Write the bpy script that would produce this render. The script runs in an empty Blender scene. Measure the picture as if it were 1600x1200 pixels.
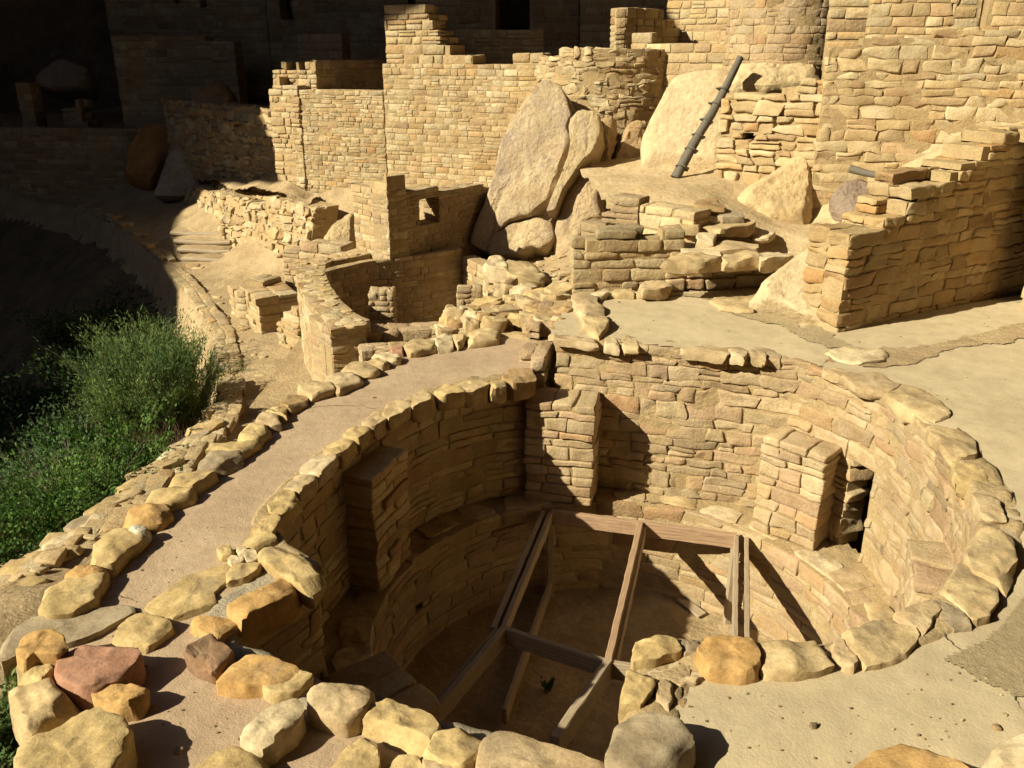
import bpy, math, random
import numpy as np
# ------------------------------------------------------------------ camera, world, sun, exposure
SC = bpy.context.scene
F, TH, H = 1340.0, math.radians(21.5), 2.6          # focal length in photo pixels, pitch, eye height
cam_d = bpy.data.cameras.new("camera"); cam = bpy.data.objects.new("camera", cam_d)
SC.collection.objects.link(cam)
cam.location = (0, 0, H); cam.rotation_euler = (math.pi/2 - TH, 0, 0)
cam_d.sensor_width = 36; cam_d.lens = F*36/1600; cam_d.clip_start = .05; cam_d.clip_end = 500
SC.camera = cam
SUN_EL, SUN_TO = math.radians(33.5), math.atan2(.40, .92)   # the light travels towards +x and a little +y
LD = np.array([math.cos(SUN_EL)*math.cos(SUN_TO), math.cos(SUN_EL)*math.sin(SUN_TO), -math.sin(SUN_EL)])
W = bpy.data.worlds.new("World"); SC.world = W; W.use_nodes = True
nt = W.node_tree; nt.nodes.clear()
sky = nt.nodes.new("ShaderNodeTexSky"); sky.sky_type = 'NISHITA'; sky.sun_disc = False
sky.sun_elevation = SUN_EL
sky.sun_rotation = math.atan2(-LD[0], -LD[1])
bgn = nt.nodes.new("ShaderNodeBackground"); bgn.inputs[1].default_value = 0.05
wo = nt.nodes.new("ShaderNodeOutputWorld")
nt.links.new(sky.outputs[0], bgn.inputs[0]); nt.links.new(bgn.outputs[0], wo.inputs[0])
sd = bpy.data.lights.new("sun", 'SUN'); sd.energy = 5.0; sd.angle = math.radians(.53); sd.color = (1, .935, .70)
sun = bpy.data.objects.new("sun", sd); SC.collection.objects.link(sun)
from mathutils import Vector
sun.rotation_euler = Vector(-LD).to_track_quat('Z', 'Y').to_euler()
sun.location = (-10, 0, 12)
SC.view_settings.view_transform = 'Standard'; SC.view_settings.look = 'None'
SC.view_settings.exposure = 0.92; SC.view_settings.gamma = 1
SC.cycles.max_bounces = 6; SC.cycles.diffuse_bounces = 3
RNG = np.random.default_rng(7)
# ------------------------------------------------------------------ plan helpers
def ray(px, py):
    u = (px-800)/F; v = (py-600)/F; c, s = math.cos(TH), math.sin(TH)
    return np.array([u, c-v*s, -s-v*c])
def G(px, py, z=0.0):                     # plan point seen at a pixel, on the level z
    d = ray(px, py); t = (z-H)/d[2]; return np.array([d[0]*t, d[1]*t, z])
def Yp(px, py, y):                        # point seen at a pixel, at the distance y
    d = ray(px, py); t = y/d[1]; return np.array([d[0]*t, y, H+d[2]*t])
def xy(*a): return [tuple(G(*p)[:2]) for p in a]
def prof(A, B, pts):                      # outline of a wall: (distance along the wall, height)
    A = np.array(A, float); B = np.array(B, float); D = B-A; L = np.hypot(*D); D /= L; n = np.array([-D[1], D[0]])
    r = []
    for p in pts:
        d = ray(*p); t = (A@n)/(d[:2]@n); q = d[:2]*t
        r.append(((q-A)@D, H+d[2]*t))
    return r
# ------------------------------------------------------------------ noise
_T = np.random.default_rng(3).random((64, 64, 64)).astype(np.float32)*2-1
def vn(P, sc):
    q = np.asarray(P, np.float64)*sc + 17.3; i = np.floor(q).astype(int); f = q-i; f = f*f*(3-2*f); i &= 63; j = (i+1) & 63
    x, y, z = i.T; X, Y_, Z = j.T; a, b, c = f.T
    l = lambda p, q_, t: p+(q_-p)*t
    return l(l(l(_T[x,y,z],_T[X,y,z],a), l(_T[x,Y_,z],_T[X,Y_,z],a), b), l(l(_T[x,y,Z],_T[X,y,Z],a), l(_T[x,Y_,Z],_T[X,Y_,Z],a), b), c)
def fbm(P, sc, o=3, g=.5):
    r = 0; a = 1
    for k in range(o): r = r+a*vn(P+k*5.1, sc*2**k); a *= g
    return r
def vnoise3(P, sc, o=2):
    return np.stack([fbm(P+np.array([0, 31.7*k, 9.1*k]), sc, o) for k in range(3)], 1)
# ------------------------------------------------------------------ materials
def material(name, base, c2=None, attr=True, nsc=3.0, bump=.25, bsc=45, rough=.92, slo=.55, shi=.68, stain=None, strata=0, amp=1.0, dist=.01):
    m = bpy.data.materials.new(name); m.use_nodes = True; t = m.node_tree; N = t.nodes; Lk = t.links
    bs = N['Principled BSDF']; bs.inputs['Roughness'].default_value = rough
    if 'Specular IOR Level' in bs.inputs: bs.inputs['Specular IOR Level'].default_value = .2
    tc = N.new('ShaderNodeTexCoord')
    def noise(sc, det=5, r=.6):
        n = N.new('ShaderNodeTexNoise'); n.inputs['Scale'].default_value = sc; n.inputs['Detail'].default_value = det; n.inputs['Roughness'].default_value = r
        Lk.new(tc.outputs['Object'], n.inputs['Vector']); return n
    def mix(a, b, f, mode='MIX'):
        x = N.new('ShaderNodeMix'); x.data_type = 'RGBA'; x.blend_type = mode
        for s, v in ((6, a), (7, b), (0, f)):
            if hasattr(v, 'is_linked') or hasattr(v, 'links'): Lk.new(v, x.inputs[s])
            else: x.inputs[s].default_value = v if s == 0 else (*v, 1)
        return x.outputs[2]
    def ramp(v, lo, hi, a=0.0, b=1.0):
        r = N.new('ShaderNodeMapRange'); r.inputs[1].default_value = lo; r.inputs[2].default_value = hi; r.inputs[3].default_value = a; r.inputs[4].default_value = b
        Lk.new(v, r.inputs[0]); return r.outputs[0]
    n1 = noise(nsc, 6, .65)
    col = mix(base, c2 or tuple(x*.7 for x in base), ramp(n1.outputs[0], .35, .7))
    if attr:
        at = N.new('ShaderNodeAttribute'); at.attribute_name = 'Col'
        col = mix(at.outputs[0], col, .999, 'MULTIPLY')
    n2 = noise(nsc*9, 5, .7)
    g = ramp(n2.outputs[0], .3, .7, 1-.22*amp, 1+.16*amp)
    cmb = N.new('ShaderNodeCombineColor')
    for k in range(3): Lk.new(g, cmb.inputs[k])
    col = mix(col, cmb.outputs[0], 1.0, 'MULTIPLY')
    if stain:
        n3 = noise(nsc*.6, 7, .75); col = mix(col, stain, ramp(n3.outputs[0], slo, shi, 0, .75))
    Lk.new(col, bs.inputs['Base Color'])
    nb = noise(bsc, 8, .7); nb2 = noise(bsc*.22, 4, .6)
    ad = N.new('ShaderNodeMath'); ad.operation = 'ADD'; ad.inputs[1].default_value = 0
    Lk.new(nb.outputs[0], ad.inputs[0]); Lk.new(nb2.outputs[0], ad.inputs[1])
    bp = N.new('ShaderNodeBump'); bp.inputs['Strength'].default_value = bump; bp.inputs['Distance'].default_value = dist
    h = ad.outputs[0]
    if strata:
        mp = N.new('ShaderNodeMapping'); mp.inputs['Scale'].default_value = (.35, .35, 7); Lk.new(tc.outputs['Object'], mp.inputs[0])
        ns = N.new('ShaderNodeTexNoise'); ns.inputs['Scale'].default_value = strata; ns.inputs['Detail'].default_value = 5; Lk.new(mp.outputs[0], ns.inputs['Vector'])
        a2 = N.new('ShaderNodeMath'); a2.operation = 'ADD'; Lk.new(h, a2.inputs[0]); Lk.new(ns.outputs[0], a2.inputs[1]); h = a2.outputs[0]
    Lk.new(h, bp.inputs['Height']); Lk.new(bp.outputs[0], bs.inputs['Normal'])
    return m
M = {}
M['stone'] = material('sandstone_blocks', (1, 1, 1), (.80, .73, .63), True, 6, .8, 48, dist=.014)
M['farstone'] = material('sandstone_blocks_far', (1, 1, 1), (.8, .73, .64), True, 3.2, .85, 22, dist=.03, slo=.52, shi=.72, stain=(.52, .43, .30))
M['mortar'] = material('mud_mortar', (.40, .29, .155), (.31, .22, .115), False, 4, .7, 40, dist=.02)
M['cap'] = material('coping_sandstone', (1, 1, 1), (.66, .60, .52), True, 6, .5, 75, dist=.008, slo=.53, shi=.70, stain=(.17, .13, .09))
M['plaza'] = material('mud_plaster', (.455, .365, .235), (.40, .315, .195), False, .9, .45, 70, dist=.009, amp=.6)
M['strip'] = material('pink_mud_plaster', (.42, .305, .20), (.35, .245, .16), False, 1.3, .6, 100, dist=.01, amp=.7)
M['soil'] = material('path_soil', (.42, .31, .18), (.30, .21, .115), False, 2.2, .8, 30, dist=.03)
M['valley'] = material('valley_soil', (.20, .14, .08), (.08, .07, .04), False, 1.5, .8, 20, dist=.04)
M['rock'] = material('boulder_sandstone', (1, 1, 1), (.80, .73, .65), True, 2.2, 1, 16, dist=.05, strata=1.3, stain=(.30, .215, .15))
M['slabrock'] = material('leaning_slab_sandstone', (1, 1, 1), (.84, .77, .68), True, 2.4, 1, 18, dist=.05, slo=.49, shi=.66, stain=(.27, .20, .175))
M['paler'] = material('pale_bedrock', (1, 1, 1), (.86, .80, .70), True, 1.8, .8, 14, dist=.035, strata=.8)
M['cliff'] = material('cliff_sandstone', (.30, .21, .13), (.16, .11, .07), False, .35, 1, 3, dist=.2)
M['gravel'] = material('sandy_gravel', (.42, .325, .19), (.32, .245, .145), False, 30, 1, 160, dist=.012)
M['crackm'] = material('crack_dirt', (.10, .07, .045), (.07, .05, .03), False, 20, .2, 60)
M['mgrey'] = material('grey_mortar', (.37, .31, .225), (.29, .235, .16), False, 9, .8, 60, dist=.02)
def wood(name, a, b, sc=(30, 30, 1.5), bump=.6):
    m = bpy.data.materials.new(name); m.use_nodes = True; t = m.node_tree; N = t.nodes; Lk = t.links; bs = N['Principled BSDF']
    bs.inputs['Roughness'].default_value = .8
    uv = N.new('ShaderNodeUVMap'); mp = N.new('ShaderNodeMapping'); mp.inputs['Scale'].default_value = (2, 26, 1); Lk.new(uv.outputs[0], mp.inputs[0])
    n = N.new('ShaderNodeTexNoise'); n.inputs['Scale'].default_value = 2.2; n.inputs['Detail'].default_value = 8; n.inputs['Roughness'].default_value = .7; Lk.new(mp.outputs[0], n.inputs['Vector'])
    r = N.new('ShaderNodeValToRGB'); r.color_ramp.elements[0].color = (*a, 1); r.color_ramp.elements[1].color = (*b, 1); r.color_ramp.elements[0].position = .3; r.color_ramp.elements[1].position = .7
    Lk.new(n.outputs[0], r.inputs[0]); Lk.new(r.outputs[0], bs.inputs['Base Color'])
    bp = N.new('ShaderNodeBump'); bp.inputs['Strength'].default_value = bump; bp.inputs['Distance'].default_value = .01; Lk.new(n.outputs[0], bp.inputs['Height']); Lk.new(bp.outputs[0], bs.inputs['Normal'])
    return m
M['wood'] = wood('weathered_board', (.20, .14, .09), (.46, .36, .24))
M['redwood'] = wood('reddish_board', (.20, .12, .07), (.46, .30, .18))
M['greylog'] = wood('grey_log', (.055, .046, .034), (.16, .135, .10))
def leafmat(name, a, b):
    m = bpy.data.materials.new(name); m.use_nodes = True; t = m.node_tree; N = t.nodes; Lk = t.links; bs = N['Principled BSDF']
    bs.inputs['Roughness'].default_value = .85
    at = N.new('ShaderNodeAttribute'); at.attribute_name = 'Col'
    x = N.new('ShaderNodeMix'); x.data_type = 'RGBA'; x.inputs[6].default_value = (*a, 1); x.inputs[7].default_value = (*b, 1)
    sp = N.new('ShaderNodeSeparateColor'); Lk.new(at.outputs[0], sp.inputs[0]); Lk.new(sp.outputs[0], x.inputs[0])
    Lk.new(x.outputs[2], bs.inputs['Base Color'])
    tr = N.new('ShaderNodeBsdfTranslucent'); Lk.new(x.outputs[2], tr.inputs[0]); ms = N.new('ShaderNodeMixShader'); ms.inputs[0].default_value = .35
    Lk.new(bs.outputs[0], ms.inputs[1]); Lk.new(tr.outputs[0], ms.inputs[2]); Lk.new(ms.outputs[0], N['Material Output'].inputs[0])
    return m
M['leaf_a'] = leafmat('blue_green_leaves', (.05, .10, .025), (.17, .24, .065))
M['leaf_b'] = leafmat('bright_green_leaves', (.03, .085, .012), (.12, .22, .035))
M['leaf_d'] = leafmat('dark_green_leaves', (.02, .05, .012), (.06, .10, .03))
M['twig'] = material('twigs', (.16, .11, .07), (.08, .055, .035), False, 20, .3, 60)
M['greytwig'] = material('dry_twigs', (.34, .30, .25), (.2, .17, .14), False, 20, .3, 60)
# ------------------------------------------------------------------ objects
COL = SC.collection
def thing(name, label, cat, loc=(0, 0, 0), group=None):
    o = bpy.data.objects.new(name, None); COL.objects.link(o); o.location = tuple(float(v) for v in loc); o.empty_display_size = .2
    o['label'] = label; o['category'] = cat
    if group: o['group'] = group
    return o
def rootloc(p):
    while p.parent: p = p.parent
    return np.array(p.location)
def mesh(name, V, Fc, mat, parent=None, col=None, smooth=True, uv=None, auto=None, origin=None):
    V = np.asarray(V, np.float64)
    off = rootloc(parent) if parent else (np.asarray(origin) if origin is not None else np.zeros(3))
    me = bpy.data.meshes.new(name); Vl = (V-off).astype(np.float32)
    if isinstance(Fc, np.ndarray):
        k = Fc.shape[1]; me.vertices.add(len(Vl)); me.vertices.foreach_set('co', Vl.ravel())
        me.loops.add(Fc.size); me.loops.foreach_set('vertex_index', Fc.astype(np.int32).ravel())
        me.polygons.add(len(Fc)); me.polygons.foreach_set('loop_start', np.arange(0, Fc.size, k, dtype=np.int32))
        me.update(calc_edges=True); me.validate()
    else:
        me.from_pydata(Vl.tolist(), [], Fc); me.update()
    if smooth: me.polygons.foreach_set('use_smooth', np.ones(len(me.polygons), bool))
    if col is not None:
        a = me.color_attributes.new('Col', 'FLOAT_COLOR', 'POINT'); c = np.ones((len(Vl), 4), np.float32); c[:, :3] = col; a.data.foreach_set('color', c.ravel())
    if uv is not None:
        u = me.uv_layers.new(name='UVMap'); li = np.zeros(len(me.loops), np.int32); me.loops.foreach_get('vertex_index', li)
        u.data.foreach_set('uv', np.asarray(uv, np.float32)[li].ravel())
    me.materials.append(mat)
    o = bpy.data.objects.new(name, me); COL.objects.link(o)
    if parent: o.parent = parent
    elif origin is not None: o.location = tuple(float(v) for v in origin)
    if auto: me.set_sharp_from_angle(angle=math.radians(auto))
    return o
def struct(name, V, Fc, mat, **k):
    o = mesh(name, V, Fc, mat, **k); o['kind'] = 'structure'; return o
# ------------------------------------------------------------------ masonry
def template(cs):
    n = len(cs); P = []; idx = {}; Q = []
    def vid(p):
        k = tuple(np.round(p, 4))
        if k not in idx: idx[k] = len(P); P.append(p)
        return idx[k]
    for ax in range(3):
        for sg in (-1, 1):
            for i in range(n-1):
                for j in range(n-1):
                    c = []
                    for a, b in ((i, j), (i+1, j), (i+1, j+1), (i, j+1)):
                        p = [0, 0, 0]; p[ax] = sg; p[(ax+1) % 3] = cs[a]; p[(ax+2) % 3] = cs[b]; c.append(vid(p))
                    Q.append(c if sg > 0 else c[::-1])
    return np.array(P, float), np.array(Q)
TPL = {0: template([-1, -.7, .7, 1]), 1: template([-1, -.8, -.25, .25, .8, 1]), 2: template([-1, -.88, -.5, -.15, .15, .5, .88, 1])}
def rbox(boxes, lvl, r=.02, cj=.10, namp=.006, nsc=12, seed=0, flat=False):
    """boxes (N,6): centre and half sizes; returns local verts (N,K,3), quads of one stone"""
    P, Q = TPL[lvl]; b = np.asarray(boxes, float); c = b[:, None, :3]; h = b[:, None, 3:]
    rng = np.random.default_rng(seed)
    rr = np.minimum(r*rng.uniform(.6, 1.3, (len(b), 1, 1)), h.min(2, keepdims=True)*.6)
    cs = np.unique(np.abs(P)); ring = cs[-2]; ins = cs[cs < ring-1e-6]; A_ = np.abs(P)[None]
    p = np.sign(P)[None]*np.where(A_ > .999, h, np.where(A_ > ring-1e-6, h-rr, (h-rr)*A_/ring*.97)); q = np.clip(p, -(h-rr), h-rr); d = p-q; L = np.linalg.norm(d, axis=2, keepdims=True); p = np.where(L > 1e-9, q+rr*d/np.maximum(L, 1e-9), p)
    # trilinear corner warp
    w = rng.uniform(-1, 1, (len(b), 8, 3))*cj
    if flat: w[:, :, 1] *= .22
    u = (P+1)/2; wt = []
    for k in range(8):
        s = [(k >> a) & 1 for a in range(3)]
        wt.append(np.prod([u[:, a] if s[a] else 1-u[:, a] for a in range(3)], 0))
    wt = np.array(wt)                                  # 8,K
    p = p + np.einsum('kv,nkc->nvc', wt, w)*np.minimum(h, h.min(2, keepdims=True)*2.2)
    return c+p, Q
class Path:
    def __init__(s, pts, side=1, smooth=0, closed=False):
        P = np.array(pts, float)
        if closed: P = np.vstack([P, P[:1]])
        seg = np.hypot(*np.diff(P, axis=0).T); S = np.r_[0, np.cumsum(seg)]; s.L = S[-1]
        n = max(2, int(s.L/.04)); s.S = np.linspace(0, s.L, n)
        X = np.stack([np.interp(s.S, S, P[:, k]) for k in (0, 1)], 1)
        if smooth:
            k = np.ones(2*smooth+1)/(2*smooth+1)
            if closed: Xp = np.vstack([X[-smooth-1:-1], X, X[1:smooth+1]])
            else: Xp = np.vstack([2*X[0]-X[smooth:0:-1], X, 2*X[-1]-X[-2:-smooth-2:-1]])
            X = np.stack([np.convolve(Xp[:, i], k, 'valid') for i in (0, 1)], 1)
        s.X = X; D = np.gradient(X, axis=0); D /= np.hypot(*D.T)[:, None]; Nn = np.stack([-D[:, 1], D[:, 0]], 1)*side
        k = np.ones(5)/5
        Np = np.vstack([Nn[:1], Nn[:1], Nn, Nn[-1:], Nn[-1:]]); Nn = np.stack([np.convolve(Np[:, i], k, 'valid') for i in (0, 1)], 1)
        s.N = Nn/np.hypot(*Nn.T)[:, None]
        s.D = D
    def at(s, u, d):                                     # u along, d into the wall
        x = np.interp(u, s.S, s.X[:, 0])+np.interp(u, s.S, s.N[:, 0])*d
        y = np.interp(u, s.S, s.X[:, 1])+np.interp(u, s.S, s.N[:, 1])*d
        e = np.minimum(u, 0)+np.maximum(u-s.L, 0)         # a little beyond the ends
        x = x+e*np.where(u < 0, s.D[0, 0], s.D[-1, 0]); y = y+e*np.where(u < 0, s.D[0, 1], s.D[-1, 1])
        return x, y
PAL = np.array([(.48, .37, .215), (.46, .345, .19), (.52, .41, .245), (.43, .315, .175), (.47, .34, .19), (.46, .365, .225), (.42, .29, .165), (.54, .44, .28)])
PINK = np.array([(.45, .325, .20), (.42, .29, .18), (.47, .355, .225), (.41, .305, .185), (.48, .37, .225), (.44, .335, .205)])
def pal_for(n, kind='', rng=RNG):
    b = PINK if kind == 'pink' else PAL
    c = b[rng.integers(0, len(b), n)]*.9+b.mean(0)*.1; c = c*rng.uniform(.84, 1.1, (n, 1)); o_ = rng.random((n, 1)) < .10; c = np.where(o_, c*np.array([1.0, .92, .82]), c); o_ = rng.random((n, 1)) < .07; c = np.where(o_, c*np.array([.86, .88, .92]), c)
    return c
def masonry(path, z0, top, T, hs, ws, lvl=0, wythes='f', parent=None, name='masonry', mat='farstone', kind='', holes=(), jit=.01, r=.02, rag=.5,
            seed=1, batter=0, namp=.006, gap=.008, mortar='mortar', inset=.014, cj=.10, tone=1.0, ends=True, skipf=None):
    """wall along a path, top = number or [(s,z)..]; stones real, mortar core behind them"""
    rng = np.random.default_rng(seed); L = path.L
    if isinstance(top, (int, float)): tf = lambda s: np.full_like(np.asarray(s, float), float(top))
    else:
        tp = sorted(top); ts = [a for a, b in tp]; tz = [b for a, b in tp]; tf = lambda s: np.interp(s, ts, tz)
    zmax = float(np.max(tf(np.linspace(0, L, 200))))
    zs = [z0]
    while zs[-1] < zmax+.001: zs.append(zs[-1]+hs*rng.uniform(.62, 1.42))
    if isinstance(top, (int, float)):                     # fit the last course to a level top
        zs = list(z0+(np.array(zs)-z0)*(zmax-z0)/(zs[-1]-z0))
    inh = lambda s, z: any(a < s < b and c < z < d for a, b, c, d in holes)
    boxes = []; wy = []
    for j in range(len(zs)-1):
        za, zb = zs[j], zs[j+1]; zc = (za+zb)/2
        for w in wythes:
            s = -rng.uniform(0, ws*.5)
            while s < L:
                wd = ws*rng.uniform(.55, 1.6); a, b = max(s, 0), min(s+wd, L); s += wd
                if L-s < ws*.35: b = L; s = L
                if b-a < ws*.22: continue
                for h4 in holes:
                    if h4[2] < zc < h4[3]:
                        if a < h4[0] < b: b = h4[0]
                        elif a < h4[1] < b: a = h4[1]
                if b-a < ws*.15: continue
                m = (a+b)/2
                if inh(m, zc): continue
                if zb > tf(m)+hs*(rag*.5) : continue
                if skipf is not None and skipf(m, zc): continue
                dd = T if wythes == 'f' and T < .5 else T/2
                dd = min(dd, .30) if wythes == 'f' else dd
                pr = rng.uniform(-jit*.5, jit)
                if w == 'f': d0, d1 = -pr, dd
                else: d0, d1 = T-dd, T+pr
                # now and then split a course into two thin stones
                if rng.random() < .16 and zb-za > hs*.8:
                    zm = za+(zb-za)*rng.uniform(.4, .6); cuts = [(za, zm), (zm, zb)]
                else: cuts = [(za, zb)]
                for (p, q) in cuts:
                    g = gap*rng.uniform(.6, 1.5)
                    boxes.append(((a+b)/2, (d0+d1)/2, (p+q)/2, (b-a)/2-g, abs(d1-d0)/2, (q-p)/2-g*.8)); wy.append(w)
    if boxes:
        V, Q = rbox(boxes, lvl, r=r, cj=cj, seed=seed+5, flat=True); N_, K, _ = V.shape; V = V.reshape(-1, 3)
        dv = V[:, 1]+batter*(V[:, 2]-z0)
        x, y = path.at(V[:, 0], dv); Pw = np.stack([x, y, V[:, 2]], 1)
        Pw = Pw+vnoise3(Pw, 1/(hs*.9), 2)*namp*1.6
        fc = (Q[None]+(np.arange(N_)*K)[:, None, None]).reshape(-1, 4)
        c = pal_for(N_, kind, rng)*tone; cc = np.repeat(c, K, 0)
        # (s,d,z) may be mirrored in world: fix the winding
        t = path.D[0]; n = path.N[0]
        if t[0]*n[1]-t[1]*n[0] < 0: fc = fc[:, ::-1]
        o = mesh(name, Pw, fc, M[mat], parent, col=cc, auto=38)
    # mortar core
    ns = max(2, int(round(L/(ws*.45)))); se = np.linspace(0, L, ns+1)
    zc_ = zs; occ = np.zeros((ns+2, len(zc_)+1), bool)
    for i in range(ns):
        m = (se[i]+se[i+1])/2
        for j in range(len(zc_)-1):
            occ[i+1, j+1] = (zc_[j+1] <= tf(m)+hs*(rag*.5)) and not inh(m, (zc_[j]+zc_[j+1])/2)
    sub = max(1, int(math.ceil((se[1]-se[0])/.15)))
    Vc = []; Fq = []
    I = inset
    def quad(a): 
        b = len(Vc); Vc.extend(a); Fq.append((b, b+1, b+2, b+3))
    e0 = I*1.2
    for i in range(1, ns+1):
        for j in range(1, len(zc_)):
            if not occ[i, j]: continue
            za = zc_[j-1]; zb = zc_[j]-(0 if occ[i, j+1] else I)
            sa0 = se[i-1]+(0 if occ[i-1, j] else e0); sb0 = se[i]-(0 if occ[i+1, j] else e0)
            cuts = np.linspace(sa0, sb0, sub+1)
            for k in range(sub):
                sa, sb = cuts[k], cuts[k+1]
                quad([(sa, I, za), (sb, I, za), (sb, I, zb), (sa, I, zb)])
                quad([(sb, T-I, za), (sa, T-I, za), (sa, T-I, zb), (sb, T-I, zb)])
                if not occ[i, j+1]: quad([(sa, I, zb), (sb, I, zb), (sb, T-I, zb), (sa, T-I, zb)])
            if not occ[i-1, j]: quad([(sa0, T-I, za), (sa0, I, za), (sa0, I, zb), (sa0, T-I, zb)])
            if not occ[i+1, j]: quad([(sb0, I, za), (sb0, T-I, za), (sb0, T-I, zb), (sb0, I, zb)])
            if j > 1 and not occ[i, j-1]: quad([(sa0, T-I, za), (sb0, T-I, za), (sb0, I, za), (sa0, I, za)])
    if Vc:
        Vc = np.array(Vc); x, y = path.at(Vc[:, 0], Vc[:, 1]+batter*(Vc[:, 2]-z0)); Pw = np.stack([x, y, Vc[:, 2]], 1)
        Pw += vnoise3(Pw, 7, 1)*inset*.4
        mesh('mortar', Pw, np.array(Fq), M[mortar], parent, smooth=False)
def wall(name, label, A, B, z0, top, T=.35, hs=.13, ws=.3, group=None, back=True, cat='stone wall', **k):
    """straight wall, thickness away from the camera; top: level, or pixels of its outline"""
    A = np.array(A[:2], float); B = np.array(B[:2], float)
    D = B-A; n = np.array([-D[1], D[0]]); mid = (A+B)/2
    side = 1 if n@mid > 0 else -1
    if not isinstance(top, (int, float)) and len(top[0]) == 2 and top[0][1] > 20 or (not isinstance(top, (int, float)) and max(abs(v) for p in top for v in p) > 25): top = prof(A, B, top)
    hp = []
    for h4 in k.pop('holes', ()):
        q = prof(A, B, [(h4[0], h4[1]), (h4[2], h4[3])]); hp.append((min(q[0][0], q[1][0]), max(q[0][0], q[1][0]), min(q[0][1], q[1][1]), max(q[0][1], q[1][1])))
    t = k.pop('parent', None) or thing(name, label, cat, (mid[0], mid[1], z0), group)
    masonry(Path([A, B], side), z0, top, T, hs, ws, wythes='fb' if back else 'f', parent=t, holes=hp, **k)
    return t
# ------------------------------------------------------------------ rocks
def resample(poly, n, rnd=2):
    P = np.array(poly, float); P = np.vstack([P, P[:1]]); seg = np.hypot(*np.diff(P, axis=0).T); S = np.r_[0, np.cumsum(seg)]
    s = np.linspace(0, S[-1], n, endpoint=False); X = np.stack([np.interp(s, S, P[:, k]) for k in (0, 1)], 1)
    for _ in range(rnd): X = (np.roll(X, 1, 0)+2*X+np.roll(X, -1, 0))/4
    return X
def rockgeo(poly, thick, n=44, bev=.07, dome=.03, under=.9, nr=7, rnd=1):
    """2-D outline -> closed rock, local (u,v,w), w=0 is the top"""
    X = resample(poly, n, rnd); c = X.mean(0); R = np.hypot(*(X-c).T).mean()
    b = min(bev*thick, R*.35)
    rings = [(0.0, -thick, .0), (.6, -thick, 0), (under, -thick*.97, 0), (.5+under/2, -thick*.75, 0), (1.0, -thick*.45, 0), (1.0, -b*1.2, 0)]
    for k in range(1, 4):
        a = k/3*math.pi/2; rings.append((1-(b/R)*(1-math.cos(a)), -b*(1-math.sin(a)), 0))
    s1 = 1-b/R
    for k in range(1, nr):
        s = s1*(1-k/nr); rings.append((s, dome*R*(1-(s/s1)**2)*.5, 0))
    V = []
    for s, w, _ in rings[1:]:
        V.append(np.c_[c+(X-c)*s, np.full(n, w)])
    V = np.vstack(V); m = len(rings)-1
    Fc = [[r*n+i, r*n+(i+1) % n, (r+1)*n+(i+1) % n, (r+1)*n+i] for r in range(m-1) for i in range(n)]
    V = np.vstack([V, [[*c, rings[-1][1]+.2*dome*R*0]], [[*c, -thick]]])
    Fc += [[(m-1)*n+i, (m-1)*n+(i+1) % n, len(V)-2] for i in range(n)] + [[(i+1) % n, i, len(V)-1] for i in range(n)]
    return V, Fc
def facet(V, seed, k=14, lo=.80, hi=.98, up=None):
    rng = np.random.default_rng(int(seed)*13+5); c = (V.max(0)+V.min(0))/2; h = (V.max(0)-V.min(0))/2+1e-6; q = (V-c)/h
    for _ in range(k):
        d = rng.normal(size=3)*np.array([1, 1, .75]); d /= np.linalg.norm(d); m = (q@d).max(); t = m*rng.uniform(lo, hi); e = np.maximum(q@d-t, 0); q = q-e[:, None]*d
    return c+q*h
def rocknoise(V, R, amp, seed, ridge=.5):
    o = np.array([seed*3.7 % 29, seed*1.3 % 17, seed*2.1 % 23])
    d = vnoise3(V+o, 1.1/R, 3)*amp*R
    f = fbm(V+o, 5/R, 3); d += (np.abs(f)[:, None]-.3)*vnoise3(V-o, .8/R, 1)*amp*R*ridge
    q = V[:, 2]*26/R**.3+vn(V+o, 1.6/R)*2.6; d[:, :2] += np.sin(q)[:, None]*0.010*R**.5*(V[:, :2]-V[:, :2].mean(0))/max(R, .05)*.6
    return V+d
ROCKC = {'y': (.50, .37, .18), 'o': (.50, .31, .125), 't': (.48, .36, .20), 'r': (.38, .205, .135), 'p': (.48, .36, .215), 'g': (.34, .27, .18),
         'b': (.25, .15, .09), 'w': (.56, .52, .42), 'd': (.36, .24, .12), 'l': (.56, .45, .29)}
def rock(name, pts, z, thick, col='t', parent=None, label=None, cat='rock', group=None, amp=.10, seed=1, mat='cap', n=52, plan=False, tilt=(0, 0), rnd=0, **k):
    poly = np.array([p for p in pts] if plan else [G(p[0], p[1], z)[:2] for p in pts]); pc_ = poly.mean(0); poly = pc_+(poly-pc_)*(1.0 if plan else 1.13)
    V, Fc = rockgeo(poly, thick, n=n, rnd=rnd, **k); V[:, 2] += z
    c = V.mean(0); R = float(np.hypot(*(V[:, :2]-c[:2]).T).max())
    V[:, 2] += (V[:, 0]-c[0])*tilt[0]+(V[:, 1]-c[1])*tilt[1]
    V = facet(V, seed, 16 if n > 24 else 7, .80, .985)
    V = rocknoise(V, R, amp, seed); V += vnoise3(V, 16, 4)*.0065
    cc = np.array(ROCKC[col])*(1+.14*fbm(V, 3/R, 3))[:, None]
    root = None
    o = mesh(name, V, Fc, M[mat], parent, col=cc, auto=34, origin=None if parent else (c[0], c[1], z-thick))
    if parent is None:
        o['label'] = label; o['category'] = cat
        if group: o['group'] = group
    return o
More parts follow.
